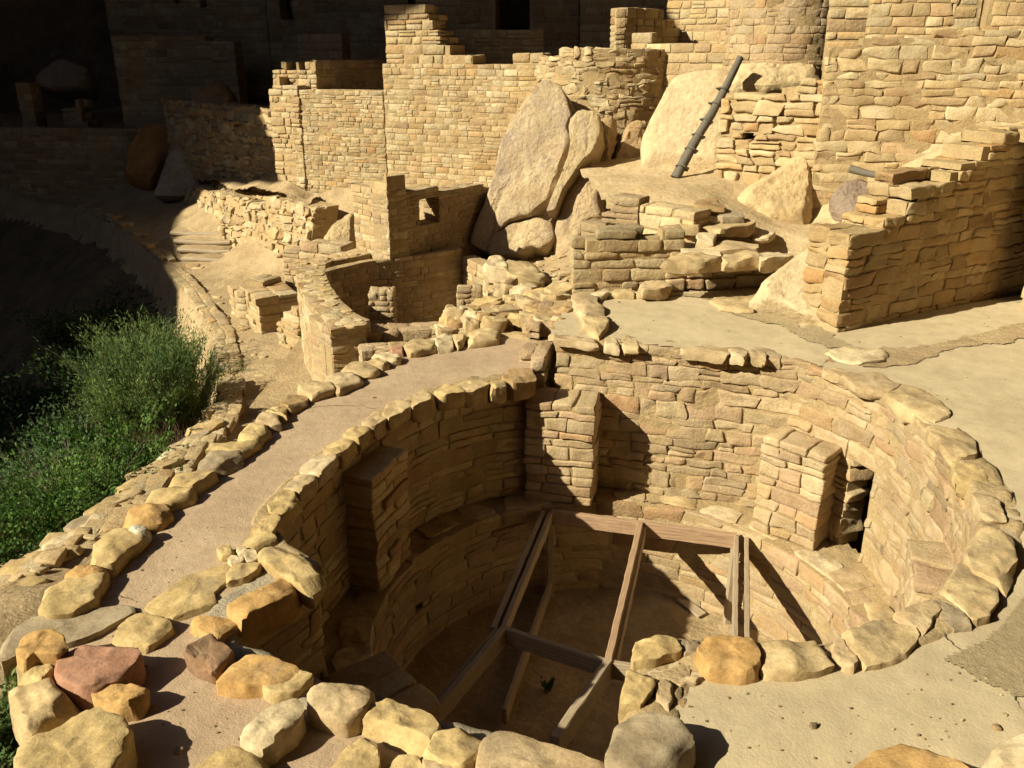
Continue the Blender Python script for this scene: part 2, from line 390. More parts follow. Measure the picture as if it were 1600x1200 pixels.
def boulder(name, pix, y0, lean, thick, col, label, seed=1, n=90, crk=.35, fc=12, amp=.05, mat='rock', nr=16, side=0, bev=.25, dome=.10, group=None, cat='boulder', parent=None):
    """outline seen in a plane that leans back (lean = metres back per metre up); y0 = distance of its lowest point"""
    lowest = max(p[1] for p in pix); zb = Yp(800, lowest, y0)[2]
    n0 = np.array([side, 1.0, -lean]); P0 = np.array([0, y0, zb])
    pts = []
    for p in pix:
        d = ray(*p); C = np.array([0, 0, H]); t = ((P0-C)@n0)/(d@n0); pts.append(C+d*t)
    pts = np.array(pts); nn = n0/np.linalg.norm(n0); ex = np.array([1, -side, 0.]); ex /= np.linalg.norm(ex); ey = np.cross(nn, ex)
    if ey[2] < 0: ey = -ey
    out = np.cross(ex, ey)
    if out[1] > 0: out = -out
    c0 = pts.mean(0); q = np.c_[(pts-c0)@ex, (pts-c0)@ey]
    V, Fc = rockgeo(q, thick, n=n, bev=bev, dome=dome, nr=nr, under=.95)
    R = float(np.hypot(*(V[:, :2]).T).max())
    Wd = c0+V[:, :1]*ex+V[:, 1:2]*ey+V[:, 2:3]*out
    Wd = facet(Wd, seed, fc, .84, .985)
    Wd = Wd+ (np.round(fbm(Wd*np.array([1, 1, .5])+seed, 2.2/R, 2)*5)/5*amp*R*.8)[:, None]*(-nn)
    # large folds, ledges and cracks
    f = fbm(Wd+seed, 1.3/R, 3); led = np.abs(vn(Wd*np.array([1, 1, .6])+seed*2, 2.2/R)); crack = -np.exp(-(led/.05)**2)*.05*R
    Wd = Wd-nn*(f*amp*R*.7+crack*crk)[:, None] + vnoise3(Wd, 8/R, 3)*amp*.3*R
    cc = np.array(ROCKC[col] if isinstance(col, str) else col)*(1+.10*fbm(Wd, 2.5/R, 3))[:, None]
    o = mesh(name, Wd, Fc, M[mat], parent, col=cc, auto=32, origin=None if parent else (c0[0], c0[1], zb))
    if parent is None:
        o['label'] = label; o['category'] = cat
        if group: o['group'] = group
    return o
# ------------------------------------------------------------------ ground sheets
def inpoly(X, poly):
    P = np.array(poly, float); r = np.zeros(len(X), bool); x, y = X.T; j = len(P)-1
    for i in range(len(P)):
        c = ((P[i, 1] > y) != (P[j, 1] > y)) & (x < (P[j, 0]-P[i, 0])*(y-P[i, 1])/(P[j, 1]-P[i, 1]+1e-12)+P[i, 0]); r ^= c; j = i
    return r
def rbf(ctrl):
    C = np.array(ctrl, float); n = len(C); A = np.hypot(C[:, None, 0]-C[None, :, 0], C[:, None, 1]-C[None, :, 1])
    Mx = np.zeros((n+1, n+1)); Mx[:n, :n] = A; Mx[:n, n] = 1; Mx[n, :n] = 1
    w = np.linalg.solve(Mx, np.r_[C[:, 2], 0])
    def f(X):
        out = np.empty(len(X))
        for k in range(0, len(X), 20000):
            x = X[k:k+20000]; out[k:k+20000] = np.hypot(x[:, None, 0]-C[None, :, 0], x[:, None, 1]-C[None, :, 1])@w[:n]+w[n]
        return out
    return f
def sheet(name, box, res, zf, mat, keep=None, namp=.01, nsc=1.5, **k):
    x0, x1, y0, y1 = box; nx = int((x1-x0)/res)+1; ny = int((y1-y0)/res)+1
    gx, gy = np.meshgrid(np.linspace(x0, x1, nx), np.linspace(y0, y1, ny)); X = np.c_[gx.ravel(), gy.ravel()]
    z = zf(X) if callable(zf) else np.full(len(X), float(zf))
    V = np.c_[X, z]; V[:, 2] += fbm(np.c_[X, 0*z], nsc, 4)*namp
    if 'plaster' in name: V[:, 2] -= .006*np.clip(vn(np.c_[X, 0*z+4], 2.6)-.25, 0, 1)+.002*np.abs(vn(np.c_[X, 0*z+9], 7))
    i = np.arange((nx-1)*(ny-1)); r, c = divmod(i, nx-1); a = r*nx+c
    Fq = np.c_[a, a+1, a+nx+1, a+nx]
    if keep is not None:
        kc = keep(V[Fq].mean(1)[:, :2]); Fq = Fq[kc]
        u, inv = np.unique(Fq, return_inverse=True); V = V[u]; Fq = inv.reshape(-1, 4)
    return struct(name, V, Fq, M[mat] if isinstance(mat, str) else mat, **k)
DECO = True
# ================================================================== THE MAIN KIVA (outline in plan)
ZP = .28                                                      # level of the right-hand plaza
KC = np.array([.73, 4.90]); KB = -1.10; KF = -2.0; RB = 1.68
LR = [(830,590),(760,598),(700,612),(640,635),(590,665),(540,700),(490,745),(450,785),(430,815),(440,835),(500,885),(375,965),(365,1005),(480,1052),(585,1082),(690,1128),(850,1162),(940,1195)]
RR = [(975,1190),(980,1100),(1000,1000),(1090,1000),(1200,1002),(1290,1008),(1330,985),(1390,965),(1440,945),(1480,905),(1515,860),(1530,800),(1500,730),(1450,670),(1400,625),(1330,592),(1250,565),(1160,552),(1060,545),(960,535),(868,525)]
left = [tuple(G(p[0], p[1], 0)[:2]) for p in LR]; right = [tuple(G(p[0], p[1], ZP)[:2]) for p in RR]
kout = left+right
def inkiva(X, grow=0.0):
    P = np.array(kout); c = KC; d = P-c; r = np.hypot(*d.T)[:, None]; return inpoly(X, c+d*(1+grow/r))
strip_poly = xy((858,528,0),(770,522,0),(690,532,0),(600,560,0),(520,598,0),(440,650,0),(370,706,0),(320,745,0),(260,790,0),(200,850,0),(120,925,0),(60,960,0),(20,1010,0),(60,1060,0),(150,1090,0),(130,1150,0),(60,1250,0)) \
    + [(-1.6, .3), (.45, .3), (.42, 2.4), (.1, 5), (.16, 6.9)]
sheet('walkway_plaster', (-3.2, .6, .3, 8.5), .035, 0.0, 'strip', keep=lambda X: inpoly(X, strip_poly) & ~inkiva(X, .04), namp=.012)
plaza_poly = [(.42, .3), (.42, 2.4)]+[(1, 4), (.3, 6.9)]+xy((885,470,ZP))+xy((930,452,ZP),(1010,455,ZP),(1200,455,ZP))+[(2.9, 8.2), (3.2, 7.4), (5.0, 8.3), (9, 10), (9, .3)]
sheet('plaza_plaster', (.3, 9, .3, 10.0), .04, lambda X: ZP-.0*X[:, 0], 'plaza', keep=lambda X: inpoly(X, plaza_poly) & ~inkiva(X, .04), namp=.014)
kiva = thing('kiva', 'large round sunken stone chamber with deep front recess, open to the sun', 'kiva', (KC[0], KC[1], KF))
pk = Path(kout, side=-1, smooth=1, closed=True)
# left part of the rim is at 0, right part (from the front corner round to the back) at ZP
lenL = sum(math.dist(left[i], left[i+1]) for i in range(len(left)-1))
pL = Path(left, side=1, smooth=1); pR = Path(right, side=1, smooth=2)
if ((pL.X[40]+pL.N[40]*.1-KC)**2).sum() < ((pL.X[40]-KC)**2).sum(): pL = Path(left, side=-1, smooth=1); pR = Path(right, side=-1, smooth=2)
masonry(pL, KB, -.03, .22, .11, .28, 2, cj=.22, inset=.008, parent=kiva, name='upper_wall', mat='stone', seed=11, jit=.008, r=.010, namp=.008, rag=1, gap=.007)
_nq = KC+2.05*np.array([math.cos(math.radians(24)), math.sin(math.radians(24))]); _ns = float(pR.S[np.argmin(np.hypot(*(pR.X-_nq).T))])
masonry(pR, KB, ZP-.0, .22, .105, .24, 2, cj=.26, inset=.009, parent=kiva, name='upper_wall', mat='stone', seed=12, jit=.012, r=.012, namp=.010, rag=1, gap=.005, kind='pink', tone=.95, holes=[(_ns-.10, _ns+.11, KB+.03, -.36)])
ang = np.linspace(0, 2*math.pi, 80, endpoint=False)
pb = Path([tuple(KC+RB*np.array([math.cos(a), math.sin(a)])) for a in ang], side=-1, closed=True)
masonry(pb, KF-.05, KB, .2, .10, .30, 1, parent=kiva, name='lower_wall', mat='stone', seed=13, jit=.008, r=.010, cj=.24, inset=.008, gap=.005, namp=.008, tone=.92, rag=1, kind='pink',
        holes=[(pb.L*.415, pb.L*.425, -1.62, -1.52)])
# banquette top: flat slabs
def annsheet(parent):
    res = .03; xs = np.arange(-1.9, 3.2, res); ys = np.arange(2.0, 7.4, res); gx, gy = np.meshgrid(xs, ys); X = np.c_[gx.ravel(), gy.ravel()]
    nx = len(xs); ny = len(ys); i = np.arange((nx-1)*(ny-1)); r, c = divmod(i, nx-1); a = r*nx+c; Fq = np.c_[a, a+1, a+nx+1, a+nx]
    m = X[Fq].mean(1); k = inkiva(m, .1) & (np.hypot(*(m-KC).T) > RB+.06); Fq = Fq[k]; u, inv = np.unique(Fq, return_inverse=True)
    V = np.c_[X[u], np.full(len(u), KB)]; V[:, 2] += np.round(fbm(V, 3.0, 2)*2)*.008+fbm(V, 9, 3)*.006-.004
    mesh('banquette_top', V, inv.reshape(-1, 4), M['mortar'], parent)
annsheet(kiva)
for k in range(26):                                            # flat stones set in the banquette
    a = k/26*2*math.pi+RNG.uniform(-.05, .05); r0 = RNG.uniform(1.80, 1.86); c = KC+r0*np.array([math.cos(a), math.sin(a)])
    if not (-.6 < math.sin(a) or 1): continue
    e1 = np.array([-math.sin(a), math.cos(a)]); e2 = np.array([math.cos(a), math.sin(a)]); w = RNG.uniform(.13, .22); h = RNG.uniform(.1, .15)
    poly = [c+e1*w*x*RNG.uniform(.8, 1.1)+e2*h*y_*RNG.uniform(.8, 1.1) for x, y_ in ((-1, -1), (0, -1.05), (1, -.9), (1, .9), (0, 1), (-1, 1))]
    rock('banquette_slab', poly, KB+.012, .06, 'tpltl'[k % 5], kiva, amp=.03, seed=40+k, n=28, plan=True, nr=4, dome=.02)
# pilasters
for k, a_ in enumerate((99, 37, -20, 160, 220, 280)):
    a = math.radians(a_); e2 = np.array([math.cos(a), math.sin(a)]); e1 = np.array([-e2[1], e2[0]])
    wd = (.30, .27, .26, .27, .29, .28)[k]; ztop = (-.17, -.26, -.20, -.15, -.62, -.35)[k]; ri = (1.70, 1.79, 1.72, 1.70, 1.68, 1.72)[k]
    ra = 2.08
    if k == 0: c_p = KC+e2*1.86; a = math.radians(77)
    if k == 1: c_p = KC+e2*1.88; a = math.radians(46)
    if k < 2: e2 = np.array([math.cos(a), math.sin(a)]); e1 = np.array([-e2[1], e2[0]]); KP = c_p-e2*1.88
    else: KP = KC
    # stones as full courses: two rows of blocks filling the pilaster body
    rng = np.random.default_rng(60+k); z = KB+.005; boxes = []
    while z < ztop-.03:
        h = min(rng.uniform(.06, .125), ztop-z); nb = rng.integers(2, 4); cut = np.sort(np.r_[-1, rng.uniform(-.5, .5, nb-1) if nb == 2 else np.array([-.3, .35])+rng.uniform(-.12, .12, 2), 1])
        for i in range(nb):
            ea, eb = cut[i]*wd, cut[i+1]*wd
            boxes.append(((ea+eb)/2, (ri+ra)/2-rng.uniform(-.012, .012), z+h/2, (eb-ea)/2-.006, (ra-ri)/2, h/2-.005))
        z += h
    V, Q = rbox(boxes, 2, r=.012, cj=.16, seed=70+k, flat=True); N_, K, _ = V.shape; V = V.reshape(-1, 3)
    Pw = np.c_[KP+V[:, 1:2]*e2+V[:, 0:1]*e1, V[:, 2]]; Pw += vnoise3(Pw, 8, 2)*.012
    fc = (Q[None]+(np.arange(N_)*K)[:, None, None]).reshape(-1, 4)
    sgn = np.cross(np.r_[e1, 0], np.r_[e2, 0])[2]
    if sgn < 0: fc = fc[:, ::-1]
    po = mesh('pilaster', Pw, fc, M['stone'], kiva, col=np.repeat(pal_for(N_, 'pink' if k < 3 else '', rng)*1.02, K, 0))
    bx = [(0, (ri+ra)/2+.02, (KB+ztop)/2-.01, wd-.018, (ra-ri)/2-.0, (ztop-KB)/2-.012)]
    V, Q = rbox(bx, 0, r=.01, cj=0, seed=1); V = V[0]; Pw = np.c_[KP+V[:, 1:2]*e2+V[:, 0:1]*e1, V[:, 2]]
    mesh('mortar', Pw, Q if sgn > 0 else Q[:, ::-1], M['mortar'], po)
# floor
gxy = lambda X: KF+.02+.03*vn(np.c_[X, 0*X[:, 0]], 1.5)+.05*np.exp(-((X[:, 0]-2.1)**2+(X[:, 1]-5.6)**2)/.12)
res = .03
kf = sheet('kiva_floor', (KC[0]-1.85, KC[0]+1.85, KC[1]-1.85, KC[1]+1.85), .03, gxy, 'soil', keep=lambda X: np.hypot(*(X-KC).T) < 1.8, namp=.02, nsc=4)
# ------------------------------------------------------------------ coping stones of the kiva
cap = lambda pts, col, th=.10, z=.03, amp=.05, sd=None, **k: rock('coping_stone', pts, (z*.95+.005 if z < .2 else ZP+(z-ZP)*.95+.004), th, col, kiva, amp=amp, seed=sd or int(abs(pts[0][0]*7+pts[0][1])) % 97, **k)
UL = [[(398,830),(414,804),(440,806),(428,826),(400,836)],[(414,800),(420,786),(448,762),(468,776),(440,802)],[(442,762),(458,744),(468,740),(496,741),(468,767),(448,762)],
 [(466,740),(474,724),(496,712),(528,710),(498,740)],[(506,708),(510,694),(536,684),(554,688),(532,708)],[(538,680),(546,670),(570,664),(578,668),(564,684)],
 [(566,662),(570,652),(592,649),(602,652),(586,664)],[(598,648),(602,634),(612,626),(636,624),(646,626),(640,636),(610,652)],[(635,626),(640,616),(657,612),(676,612),(678,620),(646,633)],
 [(676,612),(695,599),(717,601),(724,610),(690,618)],[(714,602),(732,594),(759,594),(764,602),(724,610)],[(761,597),(785,593),(790,600),(768,604)]]
for i, p in enumerate(UL):
    z = .03 if i < 8 else .045
    cap(p, 'yyplyypttyty'[i], .13 if i < 8 else .17, z, .05)
cap([(784,590),(798,577),(830,578),(834,590),(800,596)], 'd', .2, .05)
cap([(375,852),(401,822),(427,804),(440,812),(424,834),(435,841),(409,856),(394,856)], 'y', .12)
cap([(227,946),(244,931),(285,905),(345,884),(358,890),(351,909),(330,925),(337,939),(326,954),(292,965),(270,974),(240,957)], 'y', .14, .02, .04)
cap([(349,907),(360,890),(379,879),(405,881),(397,894),(375,903)], 'y', .14, .05)
cap([(356,939),(409,912),(420,896),(439,894),(465,909),(467,916),(427,939),(375,965),(364,963)], 'o', .2, .08, .03, bev=.08)
cap([(403,871),(416,860),(439,849),(465,862),(504,892),(484,914),(469,909),(431,888)], 'y', .15, .07, .06)
cap([(298,974),(311,961),(330,959),(360,965),(375,972),(352,987),(343,999),(326,991)], 'o', .2, .05)
cap([(294,1014),(307,999),(330,991),(364,1016),(337,1046),(319,1040),(300,1029)], 'b', .22, .09, .12)
cap([(339,1062),(347,1040),(379,1021),(412,1025),(457,1040),(465,1047),(431,1070),(405,1068),(352,1068)], 'o', .2, .08, .04)
cap([(407,1070),(442,1055),(469,1046),(484,1055),(465,1074),(439,1083),(412,1077)], 'y', .2, .07, .06)
cap([(484,1100),(487,1070),(506,1057),(540,1059),(581,1077),(570,1100),(544,1120),(517,1112)], 'p', .24, .11, .06, bev=.1)
cap([(373,1145),(386,1122),(412,1092),(442,1081),(469,1092),(478,1106),(455,1130),(430,1150),(400,1163)], 'l', .28, .13, .07, bev=.15)
cap([(304,1197),(337,1171),(371,1164),(397,1175),(424,1197),(420,1230),(310,1230)], 'y', .2, .09, .05)
cap([(523,1197),(536,1171),(555,1145),(581,1141),(596,1160),(592,1194),(560,1230),(520,1230)], 'y', .2, .08, .08)
cap([(571,1125),(573,1099),(597,1088),(635,1099),(683,1120),(685,1133),(661,1160),(613,1141)], 'y', .2, .08, .05)
cap([(661,1163),(683,1131),(720,1136),(755,1149),(741,1184),(720,1197),(672,1179)], 'y', .2, .08, .05)
cap([(755,1179),(763,1144),(805,1147),(853,1163),(901,1179),(938,1192),(930,1240),(750,1240)], 'p', .2, .09, .04)
cap([(605,1195),(629,1176),(661,1181),(665,1225),(600,1230)], 'y', .18, .05)
cap([(668,1186),(720,1201),(740,1190),(745,1240),(665,1240)], 'p', .18, .06)
for (px, py, r_) in ((352,858,11),(368,872,10),(392,868,11),(378,858,8),(540,1150,0)):
    if r_: cap([(px+r_*math.cos(t)*1.1, py+r_*math.sin(t)*.8) for t in np.linspace(0, 6.28, 7)[:-1]], 'lyl'[px % 3], .07, .05, .08, n=20)
RC = [([(996,993),(1062,995),(1066,1011),(1031,1024),(994,1028)],'y',.16,.05),([(1097,997),(1176,995),(1180,1015),(1187,1041),(1162,1048),(1110,1041),(1095,1024)],'o',.16,.07),
 ([(1187,1002),(1232,1000),(1276,993),(1296,1011),(1294,1032),(1250,1046),(1202,1048),(1189,1024)],'t',.16,.06),([(1296,997),(1311,993),(1340,1026),(1337,1039),(1316,1037),(1298,1015)],'p',.14,.04),
 ([(1313,989),(1359,971),(1399,965),(1425,980),(1438,993),(1425,1015),(1390,1028),(1355,1032),(1337,1015)],'t',.14,.05),([(1399,958),(1434,945),(1460,932),(1469,962),(1442,989),(1421,971)],'p',.13,.03),
 ([(1458,932),(1504,958),(1519,980),(1491,980),(1469,962)],'g',.12,.025),([(1462,923),(1499,884),(1530,888),(1561,910),(1556,936),(1543,967),(1521,962),(1504,945)],'t',.13,.04),
 ([(1504,875),(1526,822),(1556,818),(1582,840),(1589,871),(1565,908),(1530,888)],'t',.14,.06),([(979,1046),(1018,1046),(1025,1063),(1005,1096),(974,1096)],'y',.16,.05),
 ([(1027,1063),(1047,1061),(1051,1081),(1044,1116),(1027,1102)],'p',.12,.03),([(1047,1059),(1088,1052),(1084,1065),(1057,1072)],'p',.1,.02),
 ([(948,1168),(979,1111),(1027,1116),(1062,1122),(1075,1151),(1062,1181),(1036,1203),(948,1203)],'g',.24,.13),([(1490,717),(1545,720),(1554,757),(1530,760),(1502,760)],'y',.1,.02),
 ([(1517,763),(1557,763),(1567,816),(1536,813)],'p',.1,.02),([(1450,658),(1487,658),(1517,677),(1524,708),(1493,717),(1468,689)],'t',.12,.03),
 ([(1385,610),(1420,595),(1465,620),(1480,655),(1445,655),(1410,640)],'t',.1,.02),([(1320,585),(1360,577),(1410,592),(1385,610),(1340,602)],'p',.1,.02),
 ([(1062,1002),(1092,1000),(1094,1022),(1070,1020)],'g',.12,.03),([(950,1215),(1040,1212),(1040,1260),(945,1260)],'y',.2,.08)]
for p, c, th, dz in RC: cap(p, c, th, ZP+dz, .07)
rc = np.random.default_rng(5)
xk = 868; i = 0
while xk < 1310:
    w = rc.uniform(20, 75); x = xk+w/2; xk += w+rc.uniform(2, 14); i += 1
    fy = lambda q: np.interp(q, [870, 960, 1160, 1250, 1330], [527, 537, 553, 567, 590]); h = rc.uniform(7, 15)
    if i % 4 == 0: continue
    cap([(x-w/2, fy(x-w/2)-h*.7), (x-w*.1, fy(x)-h), (x+w/2, fy(x+w/2)-h*.6), (x+w/2, fy(x+w/2)+3), (x, fy(x)+1), (x-w/2, fy(x-w/2)+1)], 'tplt'[i % 4], .09, ZP+rc.uniform(.0, .022), .05, n=30, dome=.01)
# mortar bed beneath the coping
def ribbon(name, pts, z, w0, w1, mat, parent):
    p = Path(pts, side=1, smooth=1); n = len(p.S); V = []
    sgn = 1 if np.hypot(*(p.X[n//2]+p.N[n//2]*.1-KC)) > np.hypot(*(p.X[n//2]-KC)) else -1
    for i in range(n):
        for k, d in enumerate(np.linspace(w0, w1, 9)):
            q = p.X[i]+sgn*p.N[i]*d; e = .0 if 0 < k < 8 else -.06
            V.append((q[0], q[1], z+e))
    V = np.array(V); V[:, 2] += fbm(V, 9, 3)*.022; V[:, :2] += vnoise3(V, 4, 2)[:, :2]*.015
    Fq = np.array([(i*9+k, (i+1)*9+k, (i+1)*9+k+1, i*9+k+1) for i in range(n-1) for k in range(8)])
    return mesh(name, V, Fq, M[mat], parent)
ribbon('coping_mortar', left[:11], .004, -.012, .17, 'mortar', kiva)
ribbon('coping_mortar', left[10:], .014, -.012, .21, 'mgrey', kiva)
ribbon('coping_mortar', right[:14], ZP+.010, -.012, .22, 'mortar', kiva)
# ------------------------------------------------------------------ timber frame in the kiva
def beam(name, P, Q_, w, h, mat, parent, seed=0, up=(0, 0, 1), rough=.003):
    P = np.array(P, float); Q_ = np.array(Q_, float); D = Q_-P; L = np.linalg.norm(D); D /= L; u = np.array(up, float); s = np.cross(D, u); s /= np.linalg.norm(s); u = np.cross(s, D)
    n = max(3, int(L/.06)); sec = []; b = min(w, h)*.12
    for x, y_ in ((-1, -1), (1, -1), (1, 1), (-1, 1)): sec += [((x*w/2-(b*x if k == (x*y_ > 0) else 0)), (y_*h/2-(b*y_ if k != (x*y_ > 0) else 0))) for k in (0, 1)]
    sec = sorted(sec, key=lambda t: math.atan2(t[1]/h, t[0]/w)); m = len(sec); V = []; uv = []
    for i in range(n+1):
        for k, (a, c) in enumerate(sec): V.append(P+D*L*i/n+s*a+u*c); uv.append((L*i/n+seed, k/m+seed*.37))
    V = np.array(V); V += vnoise3(V+seed, 14, 2)*rough
    Fc = [[i*m+k, i*m+(k+1) % m, (i+1)*m+(k+1) % m, (i+1)*m+k] for i in range(n) for k in range(m)]
    Fc = [f[::-1] for f in Fc]+[list(range(m)), [n*m+k for k in range(m)][::-1]]
    return mesh(name, V, Fc, M[mat], parent, smooth=False, uv=uv)
ZF = -1.17
g3 = lambda px, py, z=ZF: G(px, py, z)
a0, a1 = g3(862,807), g3(1150,845); mL = g3(787,992); mM0 = g3(1000,828); mM1 = g3(950,1045); c0, c1 = g3(680,1120), g3(866,1168)
mR = a1+(mL-a0); dC = (a1-a0)/np.linalg.norm(a1-a0)
mR2 = mM1+dC*.75
frame = thing('wooden_frame', 'weathered board frame of open rectangles standing on the kiva floor', 'wooden frame', (a0[0], a0[1], KF))
dn = np.array([0, 0, -1.])
beam('top_rail', a0, a1, .05, .13, 'redwood', frame, 1)
beam('top_rail', a0-dC*.01, mL-dC*.01, .04, .10, 'wood', frame, 2); beam('top_rail', a0-dC*.075, mL-dC*.075, .04, .10, 'wood', frame, 3)
beam('top_rail', mM0, mM1, .05, .16, 'redwood', frame, 4); beam('top_rail', mM0+dC*.035+dn*.02, mM1+dC*.035+dn*.02, .03, .12, 'wood', frame, 14)
e_ = (mL-a0)/np.linalg.norm(mL-a0)
beam('top_rail', a1, mR, .035, .12, 'wood', frame, 5); beam('top_rail', a1+dC*.08, mR+dC*.08, .035, .10, 'wood', frame, 6)
beam('cross_rail', mL, mM1, .04, .13, 'wood', frame, 7); beam('cross_rail', mM1, mR2, .04, .13, 'wood', frame, 8)
beam('top_rail', mL, c0, .05, .14, 'wood', frame, 9); beam('top_rail', mM1, c1, .06, .16, 'wood', frame, 10)
beam('top_rail', mL-dC*.05, c0-dC*.05, .025, .10, 'wood', frame, 19)
for P in (a0, a1):
    beam('post', P+np.array([.0, .0, -.05])-e_*-.03, np.array([P[0], P[1], KF]), .06, .06, 'wood', frame, P[0]*3, up=(0, 1, 0))
for P, Q_ in ((a0, mL),):
    beam('bottom_rail', np.r_[P[:2], KF+.12], np.r_[Q_[:2], KF+.12], .035, .14, 'wood', frame, P[1])
b1 = G(1062,935,KF+.03); b2 = G(1098,962,KF+.03)
brd = thing('board', 'short pale board lying on the kiva floor by the frame', 'board', tuple(b1)); beam('plank', b1, b2, .09, .02, 'wood', brd, 22)
# ------------------------------------------------------------------ curb along the walkway
curb = thing('stone_curb', 'row of rough yellow slabs edging the pink walkway above the path', 'stone curb', tuple(G(260,790,0)))
K_ = [([(133,860),(150,837),(180,819),(221,822),(225,834),(195,856),(169,881),(150,875)],'y'),([(101,897),(124,881),(150,877),(163,881),(150,899),(124,903)],'o'),
 ([(58,939),(75,912),(105,899),(139,896),(161,884),(165,892),(150,912),(144,939),(124,946),(81,950)],'y'),
 ([(186,812),(212,788),(256,782),(264,796),(256,810),(224,816)],'o'),([(226,782),(240,768),(288,756),(304,760),(300,772),(264,782)],'y'),([(258,760),(280,740),(332,732),(336,738),(304,758)],'y'),
 ([(312,728),(320,704),(372,702),(376,716),(344,730)],'g'),([(328,700),(340,684),(392,680),(402,688),(376,704)],'y'),([(374,680),(384,660),(412,660),(424,668),(400,686)],'y'),
 ([(394,656),(408,642),(432,648),(436,660),(416,662)],'p'),([(412,640),(424,632),(448,634),(446,648)],'y'),([(436,629),(455,609),(481,612),(477,624),(455,635)],'d'),
 ([(466,601),(489,592),(515,594),(519,605),(485,616)],'t'),([(504,590),(530,579),(564,582),(564,590),(530,605)],'p'),([(537,573),(560,562),(586,571),(588,579),(564,582)],'t'),
 ([(564,560),(590,556),(609,566),(601,571)],'t'),([(584,552),(597,547),(624,552),(624,560),(605,562)],'l'),([(611,539),(631,537),(631,547),(612,547)],'r'),
 ([(633,537),(654,526),(680,530),(682,539),(646,549)],'t'),([(676,524),(691,519),(706,526),(706,539),(686,541)],'l'),([(706,522),(717,519),(729,524),(717,537)],'t'),
 ([(727,515),(762,513),(777,519),(774,528),(732,532)],'t'),([(197,821),(214,816),(232,821),(225,830),(210,828)],'w')]
for i, (p, c) in enumerate(K_):
    c0_ = np.mean(p, 0); q = [tuple(c0_+(np.array(v)-c0_)*1.04) for v in p]
    rock('curb_stone', q, .07 if i < 22 else .09, .17, c, curb, amp=.07, seed=200+i, n=40, bev=.2)
pcurb = [np.array(v) for v in strip_poly[0:12]]
pc = Path(pcurb, side=1, smooth=2)
if (pc.X[30]+pc.N[30]*.1)[0] < pc.X[30][0]: pc = Path(pcurb, side=-1, smooth=2)
masonry(pc, -1.6, -.02, .25, .12, .3, 0, parent=curb, name='retaining_wall', seed=21, rag=1)
ribbon('curb_mortar', [np.array(v) for v in strip_poly[0:11]], .02, -.09, .10, 'mortar', curb)
# ------------------------------------------------------------------ bottom-left pile
piles = [([(90,1040),(101,1017),(124,1004),(157,1001),(195,1004),(216,1017),(210,1032),(184,1055),(161,1062),(142,1076),(112,1064),(94,1055)],'r',.12,.22,'rounded brick-red stone in the pile left of the walkway',.03),
 ([(28,1021),(34,999),(56,986),(79,983),(94,991),(103,1010),(86,1018),(56,1018),(34,1029)],'o',.16,.16,'small ochre lump lying on the dark flat slab',.08),
 ([(171,995),(195,972),(221,959),(244,963),(268,976),(246,993),(221,1008),(195,1004)],'y',.05,.14,'ochre slab between red stone and kiva coping across the walkway',.04),
 ([(22,1059),(30,1036),(56,1021),(82,1021),(92,1032),(78,1053),(49,1062)],'y',.10,.2,'pale yellow stone against left side of the red stone',.07),
 ([(142,1079),(165,1066),(202,1066),(225,1076),(210,1096),(180,1102),(157,1098)],'o',.09,.2,'pointed ochre stone directly below the red stone',.08),
 ([(24,1197),(38,1164),(64,1134),(105,1107),(150,1100),(180,1119),(191,1145),(176,1175),(140,1240),(30,1240)],'y',.16,.4,'big rough ochre boulder at the bottom left corner',.10),
 ([(22,1064),(49,1062),(86,1055),(109,1085),(116,1102),(75,1115),(41,1140),(28,1100)],'t',.10,.34,'craggy tan rock between red stone and big ochre boulder',.12)]
for i, (p, c, z, th, lb, am) in enumerate(piles): rock('rock', p, z, th, c, None, lb, 'rock', 'rocks piled at the left end of the walkway', am, seed=300+i, n=56, nr=9)
rock('flat_slab', [(2,1002),(11,980),(45,965),(94,957),(142,950),(195,944),(204,954),(168,971),(130,993),(94,1003),(67,1000),(41,1010),(26,1022),(8,1034)], .035, .14, 'g', None, 'dark shiny flat slab crossing the end of the curb', 'slab', amp=.03, seed=320)
rock('rock', [(1320,1203),(1359,1177),(1416,1164),(1477,1168),(1530,1179),(1565,1204),(1560,1270),(1330,1270)], ZP+.14, .25, 'o', None, 'rounded orange boulder cut by the bottom edge at right', 'rock', 'boulders in the bottom right corner', .05, seed=330, n=60)
rock('rock', [(1530,1180),(1556,1155),(1600,1129),(1680,1130),(1660,1260),(1580,1240)], ZP+.12, .25, 'l', None, 'pale craggy boulder in the bottom right corner', 'rock', 'boulders in the bottom right corner', .10, seed=331, n=60)
